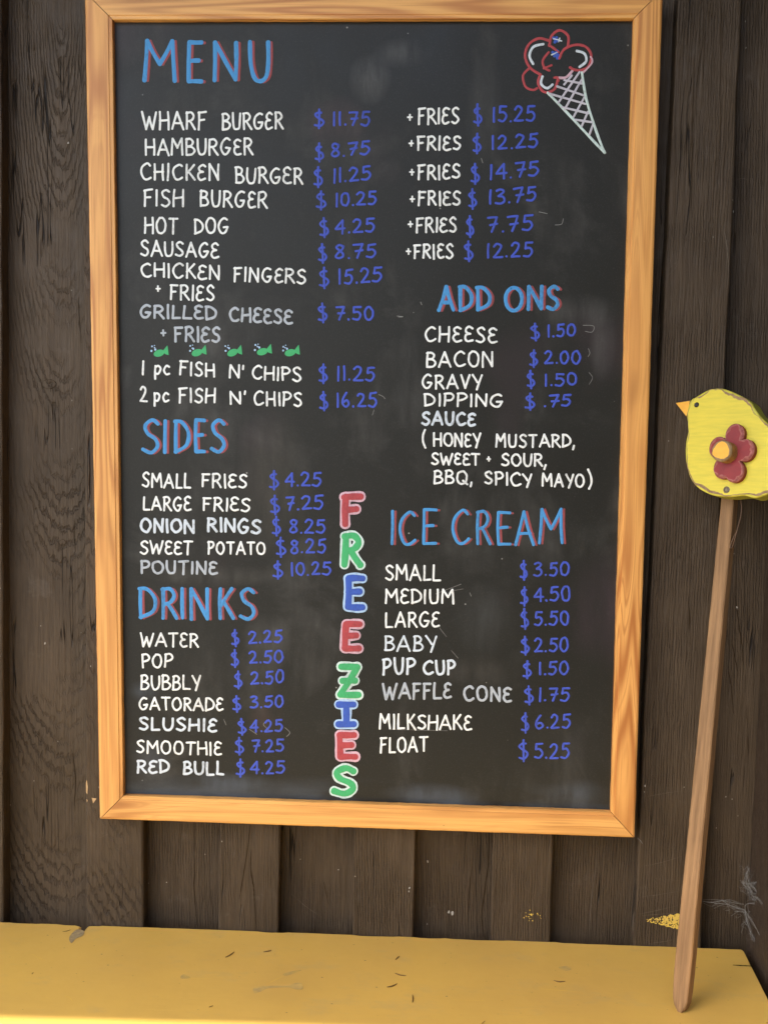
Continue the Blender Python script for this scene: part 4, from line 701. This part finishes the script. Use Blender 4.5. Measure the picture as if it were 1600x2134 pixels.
v, f, m = loft([(inset(P2, [.0027+.0008*math.sin(i*.7) for i in range(28)]), -OF-.0222), (inset(P2, .0014), -OF-.0220), (P2, -OF-.0200), (P, -OF-.0080)], [1, 1, 2], 0, 2)
fix_normals(obj('flower_centre', v, f, [ORANGE, WORN, GOLD], flower, m))
sx_, sz_ = D['screw'][0]/1000, D['screw'][1]/1000
P = disc(sx_, sz_, .0040, 0, 0, n=20); v, f, m = loft([(inset(P, .0022), -OF-.0001), (inset(P, .0013), -OF-.0009), (P, -OF-.0003), (P, -OF+.001)], [0, 0, 0], 0, 0)
screw = obj('screw', v, f, METAL, bird, m); fix_normals(screw)
nk = [(p[0]/1000, p[1]/1000) for p in D['nick']]
o = obj('nick', [(p[0], -OF-.0003, p[1]) for p in nk], [(0, 1, 2, 3)], WORN, bird); fix_normals(o)
# stake: sawn rectangular strip with a whittled point
W_ = D['stake_w']; xl1, xr1 = W_[0][0]/1000, W_[1][0]/1000; xl0, xr0 = W_[3][0]/1000+.0006, W_[4][0]/1000-.0006
rows = [(-.0006, (-.0035, .0015)), (.006, (-.0068, .0060)), (.013, (-.0090, xr0-.0006)), (.024, (xl0+.0008, xr0-.0002))]
N = 50; zt = .615
for i in range(1, N+1):
    z = .03+(zt-.03)*i/N; t = (z-.036)/(.573-.036); rows.append((z, (xl0+(xl1-xl0)*t, xr0+(xr1-xr0)*t)))
v = []; f = []; R = random.Random(8)
for i, (z, (a, b)) in enumerate(rows):
    ja, jb = R.uniform(-.0002, .0002), R.uniform(-.0002, .0002); e = .0012
    a += ja; b += jb; dp = .0125 if i > 2 else (.008, .0105, .012)[i]
    y0 = (.003, .001, .0003)[i] if i < 3 else 0
    for (x_, y_) in ((a+e, y0), (b-e, y0), (b, y0+e), (b+.0003, dp-e), (b-e, dp), (a+e, dp), (a, dp-e), (a, y0+e)): v.append((x_, y_, z))
for i in range(len(rows)-1):
    for k in range(8): f.append((i*8+k, i*8+(k+1) % 8, i*8+8+(k+1) % 8, i*8+8+k))
f.append(tuple(range(8))); f.append(tuple((len(rows)-1)*8+k for k in range(8)))
fix_normals(obj('stake', v, f, STAKE, bird, grain=(1.2, 3.4, 5.6)))
wp = catmull([(p[0]/1000, -.003 if i < 5 else -.0022, p[1]/1000) for i, p in enumerate(D['wire'])], 6)
v, f = tube(wp, .0008, 7); obj('wire', v, f, WIRE, bird, smooth=True)

# ------------------------------------------------------------------ cobweb in the corner
R = random.Random(31); v = []; f = []
wc = D['web'][0][0]
for q in D['web']:
    q = [Vector(p)-Vector(wc) for p in q]
    for s in range(4):
        jit = .0016*s/2
        P = catmull([p+Vector((R.gauss(0, jit), R.gauss(0, jit*.4), R.gauss(0, jit))) for p in q], 5)
        tube(P, R.uniform(.00006, .00016) if s else .00022, 4, v, f)
for c_, r_, n_ in D['fuzz']:
    c_ = Vector(c_)-Vector(wc)
    for k in range(n_):
        p = c_+Vector((R.gauss(0, r_), R.gauss(0, r_*.5), R.gauss(0, r_*1.2))); P = [p]
        for _ in range(3): p = p+Vector((R.gauss(0, .0025), R.gauss(0, .0015), R.gauss(0, .0025))); P.append(p)
        tube(catmull(P, 3), R.uniform(.00005, .00013), 3, v, f)
o = obj('cobweb', v, f, WEB); o.location = wc
tag(o, 'dusty grey cobweb stretched across the corner above the right end of the bench', 'cobweb')
q = [Vector(p)-Vector(D['thread'][0]) for p in D['thread']]
v, f = tube(q, .0004, 5); o = obj('cobweb_strand', v, f, WEB); o.location = D['thread'][0]
tag(o, 'single pale web strand hanging off the lower right corner of the frame', 'cobweb')
